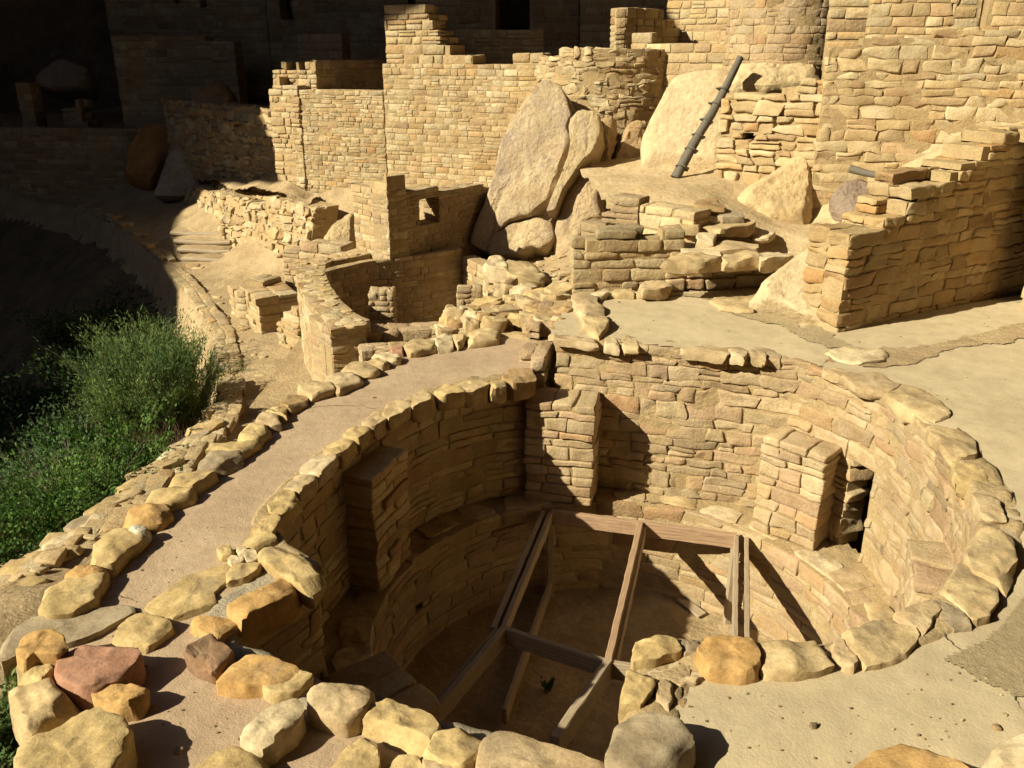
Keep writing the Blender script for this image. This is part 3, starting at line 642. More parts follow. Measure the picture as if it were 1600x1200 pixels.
# ================================================================== TERRAIN
T_ = [G(*p) for p in ((380,600,-1.3),(440,560,-1.3),(420,520,-1.3),(350,460,-1.3),(330,412,-1.3),(250,412,-1.3),(430,480,-1.3),(300,360,-.90),(200,330,-.88),(120,300,-.85),(60,290,-.85),(460,500,-1.3),(480,600,-1.3),
  (330,690,-.95),(250,760,-.7),(150,840,-.45),(60,930,-.30),(0,980,-.3),(40,1060,-.25),(0,1200,-.3),(345,600,-1.3),(338,650,-1.2),(285,705,-.95),(205,770,-.75),(100,860,-.52),(40,910,-.45),(0,945,-.4),
  (520,640,-1.35),(230,420,-1.3),(235,400,-1.3),(180,340,-.9),(800,415,-.3),(760,396,-.35),(850,410,-.3),(870,445,-.05),(910,410,.0))]
T_ += [np.array(p) for p in ((-3,0,-.6),(-2,5,-1.0),(-1,3,-1.2),(-1.5,7,-1.5),(1,3,-2.6),(1,6,-2.6),(2,5,-2.6),(4,5,-1),(8,4,-1),(8,0,-1),(0,0,-1),(3,8,-.5),(9,8,-.5),(1.5,8.4,-.2),(3,10,.1),(9,10,0),
  (-3.7,15,-1.15),(-5.5,17,-1.05),(-2,14.5,-.9),(-4.0,13.8,-1.3),(-3.6,13.1,-1.3),(-4.9,15.4,-1.3),(-3.2,14.2,-1.22),(-2.7,13.4,-1.15),(-3.2,11.6,-1.3),(0,13,-.2),(1.5,12,.4),(3,12,.5),(0,15,.3),(-3,16.8,1.3),(0,17,2.2),(4,15,2.3),(9,14,2.4),(-4.5,18.5,1.1),(-7,21.6,-.5),(-9,23,.5),(-14,23,.2),(-7,24,2.0),(0,22,2.4),(9,22,2.4),(-10,21.5,-.8),(-13,21,-.85),(-8,19.5,-.9))]
tr_ = rbf(T_)
EDGE = np.array([G(*p) for p in ((-400,1500,-.4),(-200,1120,-.4),(0,945,-.4),(100,860,-.52),(205,770,-.75),(285,705,-.95),(338,650,-1.2),(345,600,-1.3),(335,520,-1.3),(290,450,-1.3),(240,402,-1.3),(205,360,-.95),(120,318,-.88),(0,305,-.88),(-300,300,-.88))])
def edge_side(X):
    """signed distance to the path edge (negative = valley side) and the edge height there"""
    best = np.full(len(X), 1e9); zz = np.zeros(len(X)); sg = np.zeros(len(X))
    for a, b in zip(EDGE[:-1], EDGE[1:]):
        d = b[:2]-a[:2]; t = np.clip(((X-a[:2])@d)/(d@d), 0, 1); q = a[:2]+t[:, None]*d; w = X-q; r = np.hypot(*w.T); m = r < best
        cr = d[0]*w[:, 1]-d[1]*w[:, 0]; best = np.where(m, r, best); zz = np.where(m, a[2]+t*(b[2]-a[2]), zz); sg = np.where(m, -np.sign(cr), sg)
    return sg*best, zz
def tf_(X):
    X = np.asarray(X, float); d, ze = edge_side(X); z = tr_(X)
    steep = np.clip((X[:, 1]-5)/4, 0, 1)
    v = ze-(.02+.5*steep)*np.clip(-d/.25, 0, 1)-np.clip(-d-.1, 0, 9)*(.55+.05*steep)
    v = np.maximum(v, -6+.3*vn(np.c_[X, 0*X[:, 0]], .5))
    return np.where(d < 0, v, z)
K2 = np.array([-1.22, 10.05])
K2P_ = [(-1.9, 8.7), (-2.55, 9.5), (-2.65, 10.3), (-2.55, 11.0), (-2.1, 11.6), (-1.4, 11.35), (-.65, 11.95), (-.15, 10.9), (.1, 10.0), (0, 9.0), (-.4, 8.6)]
def keep_t(X):
    return ~(np.hypot(*(X-KC).T) < 2.6) & ~inpoly(X, K2P_) & (X[:, 0] > -18)
def vedge(X): return EDGE[2:-2, :2]
sheet('ground', (-18, 10, -1, 27), .06, tf_, 'soil', keep=lambda X: keep_t(X) & (edge_side(X)[0] > -.35), namp=.05, nsc=1.4)
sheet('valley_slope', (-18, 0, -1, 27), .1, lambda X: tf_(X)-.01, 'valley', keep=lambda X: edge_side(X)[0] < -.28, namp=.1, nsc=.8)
# low edge wall of the path
ed = [tuple(v) for v in EDGE[3:13, :2]][::-1]
ew = thing('path_edge_wall', 'low rubble wall holding the outer edge of the dirt path', 'stone wall', (*ed[3], -1.5))
pe = Path(ed, side=1, smooth=3)
if pe.N[20][0] < 0: pe = Path(ed, side=-1, smooth=3)
tz = [(s, tr_(np.array([[*pe.at(s, .1)]]))[0]+.06) for s in np.linspace(0, pe.L, 24)]
masonry(pe, -3.0, tz, .28, .12, .26, 1, parent=ew, name='masonry', wythes='fb', seed=31, jit=.03, cj=.22, rag=.9, batter=0)
# embedded edge stones going down left
rg = np.random.default_rng(77)
for i, (px, py) in enumerate(((345,640),(322,672),(300,690),(270,712),(245,735),(215,760),(190,782),(168,800),(140,822),(118,848),(92,862),(70,885),(45,900),(25,930))):
    z = float(tf_(np.array([G(px, py, -.7)[:2]]))[0]); z = float(tf_(np.array([G(px, py, z)[:2]]))[0])
    c = G(px, py, z)[:2]; d = np.array([.62, .78]); e = np.array([-.78, .62]); L1 = rg.uniform(.16, .3); L2 = rg.uniform(.07, .12)
    rock('edge_stone', [c+d*L1*a+e*L2*b*rg.uniform(.7, 1.2) for a, b in ((-1,-.6),(-.3,-1),(.8,-.9),(1,.3),(.3,1),(-.9,.8))], z+.05, .12, 'tyglty'[i % 6], ew, amp=.10, seed=400+i, n=28, plan=True, nr=5)
def patch(name, pix, z, mat, seed, namp=.006):
    poly = [tuple(G(a, b, z)[:2]) for a, b in pix]; P = np.array(poly); b = (P[:, 0].min()-.1, P[:, 0].max()+.1, P[:, 1].min()-.1, P[:, 1].max()+.1)
    def kp(X):
        w = vnoise3(np.c_[X, 0*X[:, 0]+seed], 5, 3)[:, :2]*.09; return inpoly(X+w, poly) & ~inkiva(X, .3)
    sheet(name, b, .018, lambda X: ZP+fbm(np.c_[X, 0*X[:, 0]], 1.5, 4)*.014+.004+.003*(1+vn(np.c_[X, 0*X[:, 0]], 12)), mat, keep=kp, namp=0, nsc=9)
patch('gravel_patch', [(1450,1005),(1500,975),(1560,930),(1700,850),(1750,1120),(1600,1105),(1560,1080),(1480,1030)], ZP+.019, 'gravel', 1, .01)
patch('gravel_patch', [(1110,470),(1180,472),(1240,500),(1300,520),(1345,545),(1290,540),(1210,500),(1120,482)], ZP+.019, 'gravel', 2)
patch('gravel_patch', [(1010,456),(1240,450),(1230,468),(1110,462),(1020,464)], ZP+.019, 'gravel', 3)
patch('gravel_patch', [(1290,545),(1400,540),(1600,505),(1700,500),(1700,520),(1500,540),(1400,575),(1330,570)], ZP+.017, 'soil', 4)
def crack(pix, z, w, seed):
    rng = np.random.default_rng(seed); P = np.array([G(a, b, z) for a, b in pix]); S = np.r_[0, np.cumsum(np.linalg.norm(np.diff(P, axis=0), axis=1))]; t = np.arange(0, S[-1], .012)
    X = np.stack([np.interp(t, S, P[:, k]) for k in range(3)], 1); X[:, :2] += vnoise3(X+seed, 14, 3)[:, :2]*.022
    D = np.gradient(X, axis=0); N_ = np.c_[-D[:, 1], D[:, 0]]; N_ /= np.hypot(*N_.T)[:, None]; ww = w*(.5+.5*np.abs(vn(X, 30)))*np.minimum(1, np.minimum(t, S[-1]-t)/.08+.1)
    L_ = X.copy(); R_ = X.copy(); L_[:, :2] += N_*ww[:, None]; R_[:, :2] -= N_*ww[:, None]; n = len(X)
    V = np.vstack([L_, R_]); V[:, 2] = z+fbm(np.c_[V[:, :2], 0*V[:, 2]], 1.5, 4)*(.012 if z < .1 else .014)+.003
    struct('crack', V, np.array([(i, i+n, i+n+1, i+1) for i in range(n-1)]), M['crackm'])
crack([(452,640),(490,638),(540,634),(600,640)], 0, .0035, 1); crack([(160,935),(190,930),(212,938)], 0, .003, 2); crack([(196,952),(240,958),(225,955)], 0, .003, 5)
crack([(1468,968),(1490,1010),(1530,1050),(1575,1075),(1590,1110)], ZP, .004, 3); crack([(1298,535),(1295,560),(1290,570)], ZP, .004, 4)
rpb = np.random.default_rng(44); bx_ = []
for k in range(700):
    if k % 3 == 0: px, py, z = rpb.uniform(150, 700), rpb.uniform(540, 1190), .006
    else: px, py, z = rpb.uniform(900, 1600), rpb.uniform(460, 1190), ZP+.006
    q = G(px, py, z)
    if inkiva(q[None, :2], .3)[0] or (z < .1 and not inpoly(q[None, :2], strip_poly)[0]): continue
    a = rpb.uniform(.0018, .0045)*(1+2.2*(rpb.random() < .05)); bx_.append((q[0], q[1], z+float(fbm(np.array([[q[0], q[1], 0]]), 1.5, 4)[0])*.013-.004, a*1.3, a, a*.9))
V, Q = rbox(bx_, 0, r=.004, cj=.4, seed=8); N_, K, _ = V.shape
o = mesh('grit', V.reshape(-1, 3), (Q[None]+(np.arange(N_)*K)[:, None, None]).reshape(-1, 4), M['stone'], None, col=np.repeat(pal_for(N_)*rpb.uniform(.35, 1, (N_, 1)), K, 0)); o['kind'] = 'stuff'
# ================================================================== SECOND KIVA (left of centre)
k2 = thing('small_kiva', 'smaller round roofless stone chamber beyond the walkway, half in shade', 'kiva', (K2[0], K2[1], -1.0))
op = xy((516,513,0),(500,492,0),(480,472,0),(466,447,0),(461,425,0),(466,410,0),(488,402,0),(530,395,0),(556,388,0))
P2 = Path(op, side=1, smooth=4)
if np.hypot(*(P2.X[60]+P2.N[60]*.1-K2)) > np.hypot(*(P2.X[60]-K2)): P2 = Path(op, side=-1, smooth=4)
masonry(P2, -1.7, 0.0, .36, .075, .18, 0, cj=.2, parent=k2, name='outer_wall', wythes='fb', seed=41, rag=1, jit=.005, gap=.004, inset=.005, r=.009, mat='farstone')
cA, cB = G(514,512,0), G(578,500,0)
masonry(Path([cA[:2], cB[:2]], side=1), -1.7, 0.0, .17, .08, .2, 0, jit=.006, gap=.004, inset=.006, r=.009, parent=k2, name='corner_block', wythes='f', seed=42, rag=1, kind='pink', tone=.95)
dAB = (cB-cA)[:2]; dAB /= np.hypot(*dAB); nAB = np.array([-dAB[1], dAB[0]])
masonry(Path([cA[:2]+nAB*.31, cB[:2]+nAB*.31], side=1), -1.7, 0.0, .22, .08, .2, 0, jit=.006, gap=.004, inset=.006, r=.009, parent=k2, name='corner_block', wythes='f', seed=44, rag=1, kind='pink')
for s0_, s1_ in ((.0, .17), (.31, float(np.hypot(*(cB-cA)[:2])))):
    q0 = cA[:2]+dAB*s0_+nAB*.165; q1 = cA[:2]+dAB*s1_+nAB*.165
    masonry(Path([q0, q1], side=1), -1.7, -.004, .15, .08, .2, 0, jit=.004, gap=.004, inset=.004, r=.009, parent=k2, name='corner_block', wythes='f', seed=45, rag=1, kind='pink')
rk = np.random.default_rng(9)
for k in range(40):                                            # flagstones on the wall top
    s_ = rk.uniform(0, P2.L); d = rk.uniform(.06, .30); x, y = P2.at(np.array([s_]), np.array([d])); a = rk.uniform(.05, .10); th0 = rk.uniform(0, 6)
    rock('top_slab', [(x[0]+a*1.3*math.cos(t+th0), y[0]+a*math.sin(t+th0)) for t in (0, 1, 2.1, 3.1, 4.2, 5.2)], .010, .04, 'tplty'[k % 5], k2, amp=.05, seed=500+k, n=16, plan=True, nr=3, dome=.0)
ip = xy((548,484,0),(520,474,0),(498,456,0),(490,440,0),(500,427,0),(530,417,0),(562,410,0),(592,405,0),(612,404,0))+[tuple(Yp(660,400,11.35)[:2]), tuple(Yp(722,400,11.75)[:2])]
pi2 = Path(ip, side=1, smooth=3)
if np.hypot(*(pi2.X[len(pi2.X)//2]+pi2.N[len(pi2.X)//2]*.1-K2)) < np.hypot(*(pi2.X[len(pi2.X)//2]-K2)): pi2 = Path(ip, side=-1, smooth=3)
masonry(pi2, -1.0, -.005, .12, .08, .22, 0, jit=.006, gap=.004, inset=.006, r=.009, parent=k2, name='inner_wall', seed=43, rag=1, kind='pink')
ip2 = [tuple(Yp(722,412,11.7)[:2]), tuple(Yp(770,430,10.8)[:2]), tuple(Yp(802,450,10.1)[:2]), tuple(Yp(800,470,9.5)[:2])]
pi3 = Path(ip2, side=1, smooth=2)
if np.hypot(*(pi3.X[20]+pi3.N[20]*.1-K2)) < np.hypot(*(pi3.X[20]-K2)): pi3 = Path(ip2, side=-1, smooth=2)
masonry(pi3, -1.0, -.10, .2, .09, .22, 1, jit=.01, gap=.004, inset=.008, r=.01, parent=k2, name='inner_wall', seed=46, rag=1)
K2P = np.array(ip+ip2+[(-.35, 8.7), (-1.75, 8.6)])
sheet('small_kiva_floor', (-2.8, .3, 8.4, 12.1), .06, -1.0, 'soil', namp=.03)
for (px, py, zt, w, y_) in ((594,456,-.28,.16,9.9),(733,452,-.30,.16,10.0)):
    c = Yp(px, py, y_)
    masonry(Path([(c[0]-w, y_), (c[0]+w, y_)], side=1), -1.0, c[2], .28, .10, .16, 1, parent=k2, name='pilaster', wythes='fb', seed=int(px), rag=1, kind='pink')
wall('low_wall', 'low shaded wall segment in front of the small kiva floor', Yp(552,520,8.35)[:2], Yp(705,515,8.5)[:2], -1.5, -.12, .28, .11, .26, lvl=1, seed=51, rag=1, kind='pink', group='low walls by the small kiva')
wall('low_wall', 'short low wall in front of the small kiva, nearest the curb', Yp(562,537,7.95)[:2], Yp(642,528,8.1)[:2], -1.5, -.18, .22, .11, .26, lvl=1, seed=52, rag=1, kind='pink', group='low walls by the small kiva')
# rectangular room wall standing on the ring
c_ = G(610,404,0)[:2]; lft = G(556,388,0)[:2]; rgt = Yp(766,392,12.75)[:2]
rw = thing('room_wall', 'tall corner of a ruined room with small window, shaded on the right', 'stone wall', (*c_, -.1))
wall('', '', lft, c_, -.4, [(552,289),(575,285),(592,276),(608,278),(611,298)], .3, .075, .18, jit=.006, gap=.004, inset=.006, r=.008, parent=rw, seed=53, lvl=0)
wall('', '', c_, rgt, -1.0, [(608,299),(650,293),(690,292),(720,293),(728,287),(765,290)], .3, .07, .22, jit=.006, gap=.004, inset=.006, r=.008, parent=rw, seed=54, lvl=0, kind='pink', holes=[(655,311,687,347),(625,384,633,396)], tone=.9)
# rubble and low walls left of the small kiva
wall('low_wall', 'low stub wall on the dirt path, sunlit on its left face', G(360,482,-1.3)[:2], G(408,522,-1.3)[:2], -1.6, [(355,438),(380,450),(400,462),(412,468)], .62, .11, .26, seed=55, lvl=1, jit=.03, cj=.2, group='low walls beside the path')
wall('low_wall', 'shaded wall behind the path stub wall, higher at its right end', Yp(397,470,12.3)[:2], Yp(440,430,12.9)[:2], -1.6, [(396,470),(420,432),(440,428)], .35, .11, .26, seed=56, lvl=0, tone=.85, group='low walls beside the path')  # lower tone puts the wall's shade into the stone colour
wall('low_wall', 'plain shaded cross wall between the path and the small kiva', Yp(438,385,13.0)[:2], Yp(532,378,12.6)[:2], -1.6, [(436,386),(490,381),(512,372),(522,374),(534,392)], .35, .11, .26, seed=57, lvl=0, kind='pink', group='low walls beside the path')
wall('low_wall', 'broken pillar of rubble tight against the small kiva outer wall', G(436,540,-1.3)[:2], G(472,556,-1.3)[:2], -1.6, [(434,500),(445,484),(470,478),(474,490)], .4, .10, .22, seed=58, lvl=1, jit=.03, cj=.25, group='low walls beside the path')
# rubble bank between small kiva and plaza
rb = thing('rubble_wall', 'tumbled wall of loose stones between the small kiva and the plaza', 'rubble', tuple(G(780,490,0)))
masonry(Path([G(690,520,0)[:2], G(800,508,0)[:2], G(890,498,0)[:2]], side=1), -.9, [(0, .05), (.5, .12), (1.3, .25), (3, .3)], .3, .11, .26, 1, parent=rb, name='masonry', wythes='fb', seed=61, jit=.04, cj=.28, rag=.8)
rs = np.random.default_rng(15)
for k in range(62):
    px = rs.uniform(700, 892); py = rs.uniform(445, 512) if px > 760 else rs.uniform(485, 512); z = .02+.16*np.clip((px-700)/190, 0, 1)+rs.uniform(-.04, .05); c = G(px, py, z)[:2]; a = rs.uniform(.05, .14); t0 = rs.uniform(0, 6)
    rock('stone', [(c[0]+a*1.4*math.cos(t+t0)*rs.uniform(.8, 1.2), c[1]+a*math.sin(t+t0)*rs.uniform(.8, 1.2)) for t in (0, .9, 2, 3, 4.1, 5.1)], z+rs.uniform(.02, .1), rs.uniform(.1, .2), 'tlpytd'[k % 6], rb, amp=.14, seed=600+k, n=22, plan=True, nr=5, tilt=(rs.uniform(-.25, .25), rs.uniform(-.25, .25)))
# corner retaining wall at the plaza's left edge
wall('retaining_wall', 'pale stepped retaining wall at the left edge of the plaza', G(852,560,.1)[:2], G(893,462,ZP)[:2], -1.0, [(0, .05), (.35, .10), (.5, .26), (.9, .3), (5, .33)], .26, .12, .28, lvl=1, seed=62, rag=.9, kind='pink')
for i, (p, z) in enumerate((([(858,524),(866,505),(900,502),(912,518),(880,524)], .16), ([(890,470),(896,456),(930,456),(935,470),(944,486),(915,492)], ZP+.06), ([(905,494),(940,488),(952,510),(935,522),(915,512)], ZP+.05),
      ([(920,462),(945,450),(955,456),(940,462)], ZP+.05), ([(955,458),(962,450),(985,450),(990,460)], ZP+.05), ([(992,460),(1000,452),(1018,454),(1020,461)], ZP+.04))):
    rock('edge_slab', p, z, .12, 'lptltp'[i], None, ['pale slab on the step between walkway and plaza', 'wide slab at the back left corner of the plaza', 'slab sunk in the left edge of the plaza', 'small capstone beside the plaza corner slab', 'middle small capstone behind the plaza', 'last small capstone before the stone steps wall'][i], 'slab', 'slabs along the plaza edge', .06, seed=700+i)
# ================================================================== WALLS AND STEPS AT THE BACK OF THE PLAZA
A_, B_ = G(893,455,ZP), G(1066,453,ZP)
wall('ruined_wall', 'low shaded wall with a ragged top behind the plaza corner', A_, B_, .0, [(888,425),(894,402),(912,395),(918,376),(935,364),(982,363),(990,374),(1036,376),(1044,353),(1070,353)], .3, .12, .28, lvl=1, seed=71, tone=.8, group='ruined walls behind the plaza', jit=.02)  # stones darkened by tone to stand in for shade
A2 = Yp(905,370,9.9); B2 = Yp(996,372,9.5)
wall('ruined_wall', 'stepped dark wall stub rising towards the ladder platform', A2, B2, .0, [(905,345),(952,343),(958,318),(966,314),(968,296),(996,297)], .3, .13, .3, lvl=1, seed=72, tone=.8, group='ruined walls behind the plaza', kind='pink', jit=.02)  # shade painted in here too, through the lower tone
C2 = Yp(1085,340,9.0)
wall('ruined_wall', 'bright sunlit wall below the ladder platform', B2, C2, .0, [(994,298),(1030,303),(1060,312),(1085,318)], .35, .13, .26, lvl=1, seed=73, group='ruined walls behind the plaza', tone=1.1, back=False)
A3, B3 = G(1038,455,ZP), G(1232,446,ZP)
fw = wall('steps_wall', 'chunky block wall in front of the stone steps', A3, B3, .1, [(1003,444),(1034,440),(1036,406),(1050,400),(1240,398)], .35, .13, .3, lvl=2, mat='stone', seed=74, jit=.03, cj=.2, gap=.012, kind='pink', inset=.04)
rock('coping_block', [(1002,446),(1008,437),(1040,436),(1046,444),(1042,452),(1006,453)], ZP+.12, .13, 'p', fw, amp=.08, seed=81)
for i, p in enumerate(([(1036,408),(1060,397),(1100,396),(1120,402),(1090,408)], [(1075,398),(1120,388),(1128,402),(1090,406)], [(1128,396),(1180,390),(1188,402),(1130,406)], [(1188,396),(1232,392),(1240,400),(1192,406)])):
    rock('coping_block', p, .70, .14, 'tptl'[i], fw, amp=.06, seed=82+i)
# terrace with the steps
terr = [G(*p) for p in ((1080,400,.62),(1180,400,.62),(1240,398,.62),(1090,355,.72),(1180,350,.72),(1100,320,.95),(1180,320,.8),(1060,300,.98),(1000,296,1.0),(940,270,1.0),(1060,275,1.0),(1120,285,1.0),(1260,350,.6),(1200,370,.62),(1300,400,.45),(1290,440,.33),(1230,440,.3),(1300,480,.27),(1180,300,.92))]
terr += [np.array(p) for p in ((3.0,7.5,.35),(3.3,7.75,.75),(3.7,7.9,1.0),(4.2,8.1,1.25),(4.6,8.3,1.45),(5.2,8.5,1.6),(6.8,9.0,1.9),(3.9,10.2,.85),(4.6,10.1,1.3),(5.4,9.9,1.7),(6.5,9.6,2.1),(2.6,11.6,1.05),(1.8,12.5,1.05),(1.4,12.4,1.0),(3.3,9.4,.62))]
trf = rbf(terr)
ter_poly = [tuple(A3[:2]+np.array([.05, .22])), tuple(B3[:2]+np.array([0, .2]))]+[(2.7, 7.75), (2.95, 7.55), (3.1, 7.5), (5.0, 8.5), (7.5, 9.8), (7.5, 10.2), (3.7, 11.2), (3, 12.8), (.9, 13), (1.0, 11.0)]+[tuple(A2[:2]+[.3, .2]), tuple(B2[:2]+[.05, .15]), tuple(C2[:2]+[0, .1])]
sheet('terrace', (.8, 7.5, 7.2, 13), .05, trf, 'paler', keep=lambda X: inpoly(X, ter_poly), namp=.03, nsc=2, col=np.array([.50, .38, .23]))
st = thing('stone_steps', 'short flight of rough stone steps climbing to the ladder platform', 'stone steps', tuple(G(1120,370,.7)))
SS = [([(1100,392),(1110,384),(1146,382),(1180,384),(1185,392),(1150,397)],.68),([(1086,372),(1092,362),(1118,364),(1116,374)],.80),([(1102,381),(1140,375),(1182,379),(1180,386),(1120,388)],.74),
 ([(1090,352),(1096,342),(1140,341),(1172,344),(1176,352),(1130,356)],.83),([(1084,338),(1088,326),(1118,327),(1122,338)],.90),([(1120,338),(1124,327),(1150,328),(1162,337)],.90),
 ([(1088,316),(1092,309),(1128,309),(1131,316),(1128,321),(1090,322)],1.0),([(1065,332),(1068,322),(1082,324),(1084,338)],.92),([(1062,350),(1066,338),(1082,338),(1096,352)],.86),([(1070,395),(1068,356),(1098,356),(1104,375),(1120,396)],.70)]
for i, (p, z) in enumerate(SS): rock('step_stone', p, z, .13, 'tlptlgdptl'[i], st, amp=.07, seed=90+i, n=30)
for i, (p, z, lb) in enumerate((([(1165,362),(1190,356),(1212,362),(1205,370),(1178,370)], .70, 'flat loose slab lying right of the stone steps'), ([(1112,468),(1130,460),(1170,462),(1190,470),(1175,484),(1130,482)], ZP+.03, 'round flat slab set in the back of the plaza'), ([(1292,548),(1330,542),(1385,548),(1380,560),(1330,566)], ZP+.025, 'pale flat slab near the foot of the right wall'))):
    rock('flat_slab', p, z, .06, 'ltl'[i], None, lb, 'slab', None, .05, seed=110+i)
# bedrock rising from the plaza
boulder('bedrock', [(1172,452),(1200,430),(1238,400),(1290,372),(1312,380),(1316,520),(1280,500),(1230,478)], 7.45, 1.25, .5, (.52, .41, .26), 'smooth pale bedrock ramp between plaza and right wall', 5, mat='paler', amp=.03, side=.15, cat='bedrock', dome=.02, bev=.1)
boulder('bedrock', [(1150,300),(1175,283),(1262,228),(1275,240),(1275,352),(1205,345),(1180,322)], 10.1, .9, .5, (.50, .37, .21), 'slanting bedrock under the rubble wall right of the ladder', 6, mat='paler', amp=.05, cat='bedrock', dome=.03)
boulder('boulder', [(1302,300),(1318,280),(1345,274),(1392,300),(1396,335),(1350,348),(1318,330)], 9.6, 1.1, .3, (.31, .235, .18), 'dark purple-stained rock at the foot of the right wall', 7, n=50, amp=.03, dome=.02, fc=8)
# right stub wall
A1 = G(1306,520,ZP)[:2]; B1 = np.array(A1)+np.array([1.9, 1.12])*1.05
wall('buttress_wall', 'big shaded wall with stepped top rising to the right of the plaza', A1, B1+np.array([.6, .35]), .1, [(1305,366),(1324,362),(1382,362),(1387,338),(1416,334),(1421,307),(1461,300),(1464,264),(1526,262),(1527,238),(1547,234),(1548,212),(1600,212),(1604,185),(1700,180)], .42, .10, .30, lvl=2, mat='stone', seed=101, jit=.009, cj=.22, gap=.005, inset=.012, r=.014, tone=np.array([.88, .82, .74]), namp=.01, rag=.4)  # tone: browner stone, also darkened to deepen the shade of the face
e1_ = Yp(1588,490,8.0)[:2]
wall('side_wall', 'sliver of brightly lit wall at the right edge of the photo', e1_, (e1_[0]+.35, e1_[1]-1.6), .1, 2.2, .4, .14, .36, lvl=1, mat='stone', seed=102, back=False)
# big right wall, two storeys
W2A, W2B = np.array([3.62, 10.55]), np.array([7.6, 9.55])
wall('great_wall', 'tall sunlit wall of large irregular blocks filling the upper right', W2A, W2B, .3, [(1262,110),(1270,76),(1300,70),(1400,60),(1500,52),(1600,44),(1750,40)], .5, .115, .27, lvl=1, mat='stone', seed=103, jit=.009, gap=.004, inset=.009, r=.012, back=False, tone=1.02, cj=.26, namp=.014, rag=.8)
off = np.array([.1, .33])
wall('upper_wall', 'wall with a small dark doorway set back above the great wall', W2A+off+np.array([.42, -.1]), W2B+off, 2.35, [(1290,45),(1312,20),(1330,-10),(1345,-40),(1700,-60)], .35, .115, .27, lvl=1, mat='stone', seed=104, jit=.008, gap=.004, inset=.008, r=.012, back=False, holes=[(1508,-60,1546,36)], tone=1.08, rag=.8)
wall('back_room_wall', 'dark room wall seen through the doorway above', W2A+off*4, W2B+off*4, 2.3, 3.8, .2, .15, .4, lvl=0, seed=105, back=False)
wall('rubble_wall', 'crumbling sunlit wall between the ladder and the great wall', (2.62, 11.35), (3.72, 10.62), .5, [(1118,175),(1135,150),(1150,135),(1180,140),(1215,138),(1262,122)], .5, .12, .26, lvl=2, mat='stone', seed=106, jit=.035, cj=.35, back=False, tone=1.0, namp=.008, holes=[(1160,205,1176,224)], cat='stone wall', inset=.03)
lg = thing('log_beam', 'short grey log jutting from the base of the right wall', 'log', tuple(Yp(1335,264,10.0)))
# ------------------------------------------------------------------ logs
def log(name, P, Q_, r0, r1, mat, parent, seed=0, m=14, bend=.01):
    P = np.array(P, float); Q_ = np.array(Q_, float); D = Q_-P; L = np.linalg.norm(D); D /= L; s = np.cross(D, (0, 1, .1)); s /= np.linalg.norm(s); u = np.cross(s, D); n = max(4, int(L/.05)); V = []; uv = []
    for i in range(n+1):
        t = i/n; r = r0+(r1-r0)*t; c = P+D*L*t+s*bend*math.sin(t*5+seed)+u*bend*math.cos(t*4)
        for k in range(m): a = 2*math.pi*k/m; V.append(c+(s*math.cos(a)+u*math.sin(a))*r); uv.append((L*t+seed, k/m*.6))
    V = np.array(V); V += vnoise3(V+seed, 9, 2)*r0*.08
    Fc = [[i*m+k, i*m+(k+1) % m, (i+1)*m+(k+1) % m, (i+1)*m+k] for i in range(n) for k in range(m)]+[list(range(m))[::-1], [n*m+k for k in range(m)]]
    return mesh(name, V, Fc, M[mat], parent, uv=uv, auto=50)
log('trunk', Yp(1328,264,10.05), Yp(1418,282,9.6), .045, .03, 'greylog', lg, 3)
lt = Yp(1156,90,11.95); lb = Yp(1057,279,11.35)
lad = thing('pole_ladder', 'dark notched log ladder leaning against the pale boulder', 'ladder', tuple(lb))
log('pole', lb, lt, .068, .045, 'greylog', lad, 1, m=18, bend=.015)
for k in range(6):
    t = .1+k*.125+RNG.uniform(-.02, .02); c = lb+(lt-lb)*t; dd = np.array([-1, -.25, .25]); rr_ = .068-.023*t
    tk = (lt-lb)/np.linalg.norm(lt-lb)
    log('notch_peg', c+dd*-.085, c+dd*.095, .017, .013, 'greylog', lad, k+5, m=8, bend=0)
    log('notch_ring', c-tk*.012, c+tk*.012, rr_*1.28, rr_*1.2, 'greylog', lad, k+15, m=14, bend=0)
# ================================================================== BIG BOULDERS
big = boulder('boulder', [(860,123),(846,127),(817,153),(793,190),(787,209),(779,251),(766,299),(758,326),(740,367),(741,378),(765,388),(799,394),(828,384),(849,384),(866,340),(880,300),(905,262),(925,236),(939,205),(936,178),(925,171),(900,170),(888,148),(870,124)],
        12.25, .62, .9, (.48, .375, .235), 'huge leaning sandstone slab in the middle, split by cracks and streaked dark', 11, n=140, nr=26, amp=.02, side=.28, bev=.12, dome=.03, mat='slabrock', fc=8)
boulder('slab_face', [(860,121),(844,125),(815,151),(791,188),(785,207),(777,249),(764,297),(756,324),(735,369),(737,381),(761,391),(770,368),(795,345),(845,330),(860,318),(872,285),(890,240),(893,215),(884,198),(894,176),(880,140),(868,122)],
        12.05, .62, .5, (.50, .385, .25), '', 21, n=150, nr=30, amp=.03, side=.28, bev=.10, dome=.02, mat='slabrock', parent=big, fc=14, crk=.3)
boulder('slab_plate', [(892,174),(903,168),(925,171),(937,178),(940,203),(929,232),(910,252),(880,292),(866,326),(852,330),(868,290),(886,243),(892,215),(887,198)],
        12.12, .62, .55, (.49, .375, .22), '', 22, n=90, nr=16, amp=.03, side=.28, bev=.10, dome=.03, mat='slabrock', parent=big, fc=6)
boulder('lower_lobe', [(758,391),(768,366),(798,347),(840,338),(862,345),(866,368),(849,386),(830,383),(812,397),(785,396)],
        12.0, .8, .45, (.50, .38, .23), '', 23, n=80, nr=14, amp=.05, side=.3, bev=.16, dome=.06, mat='slabrock', parent=big, fc=5)
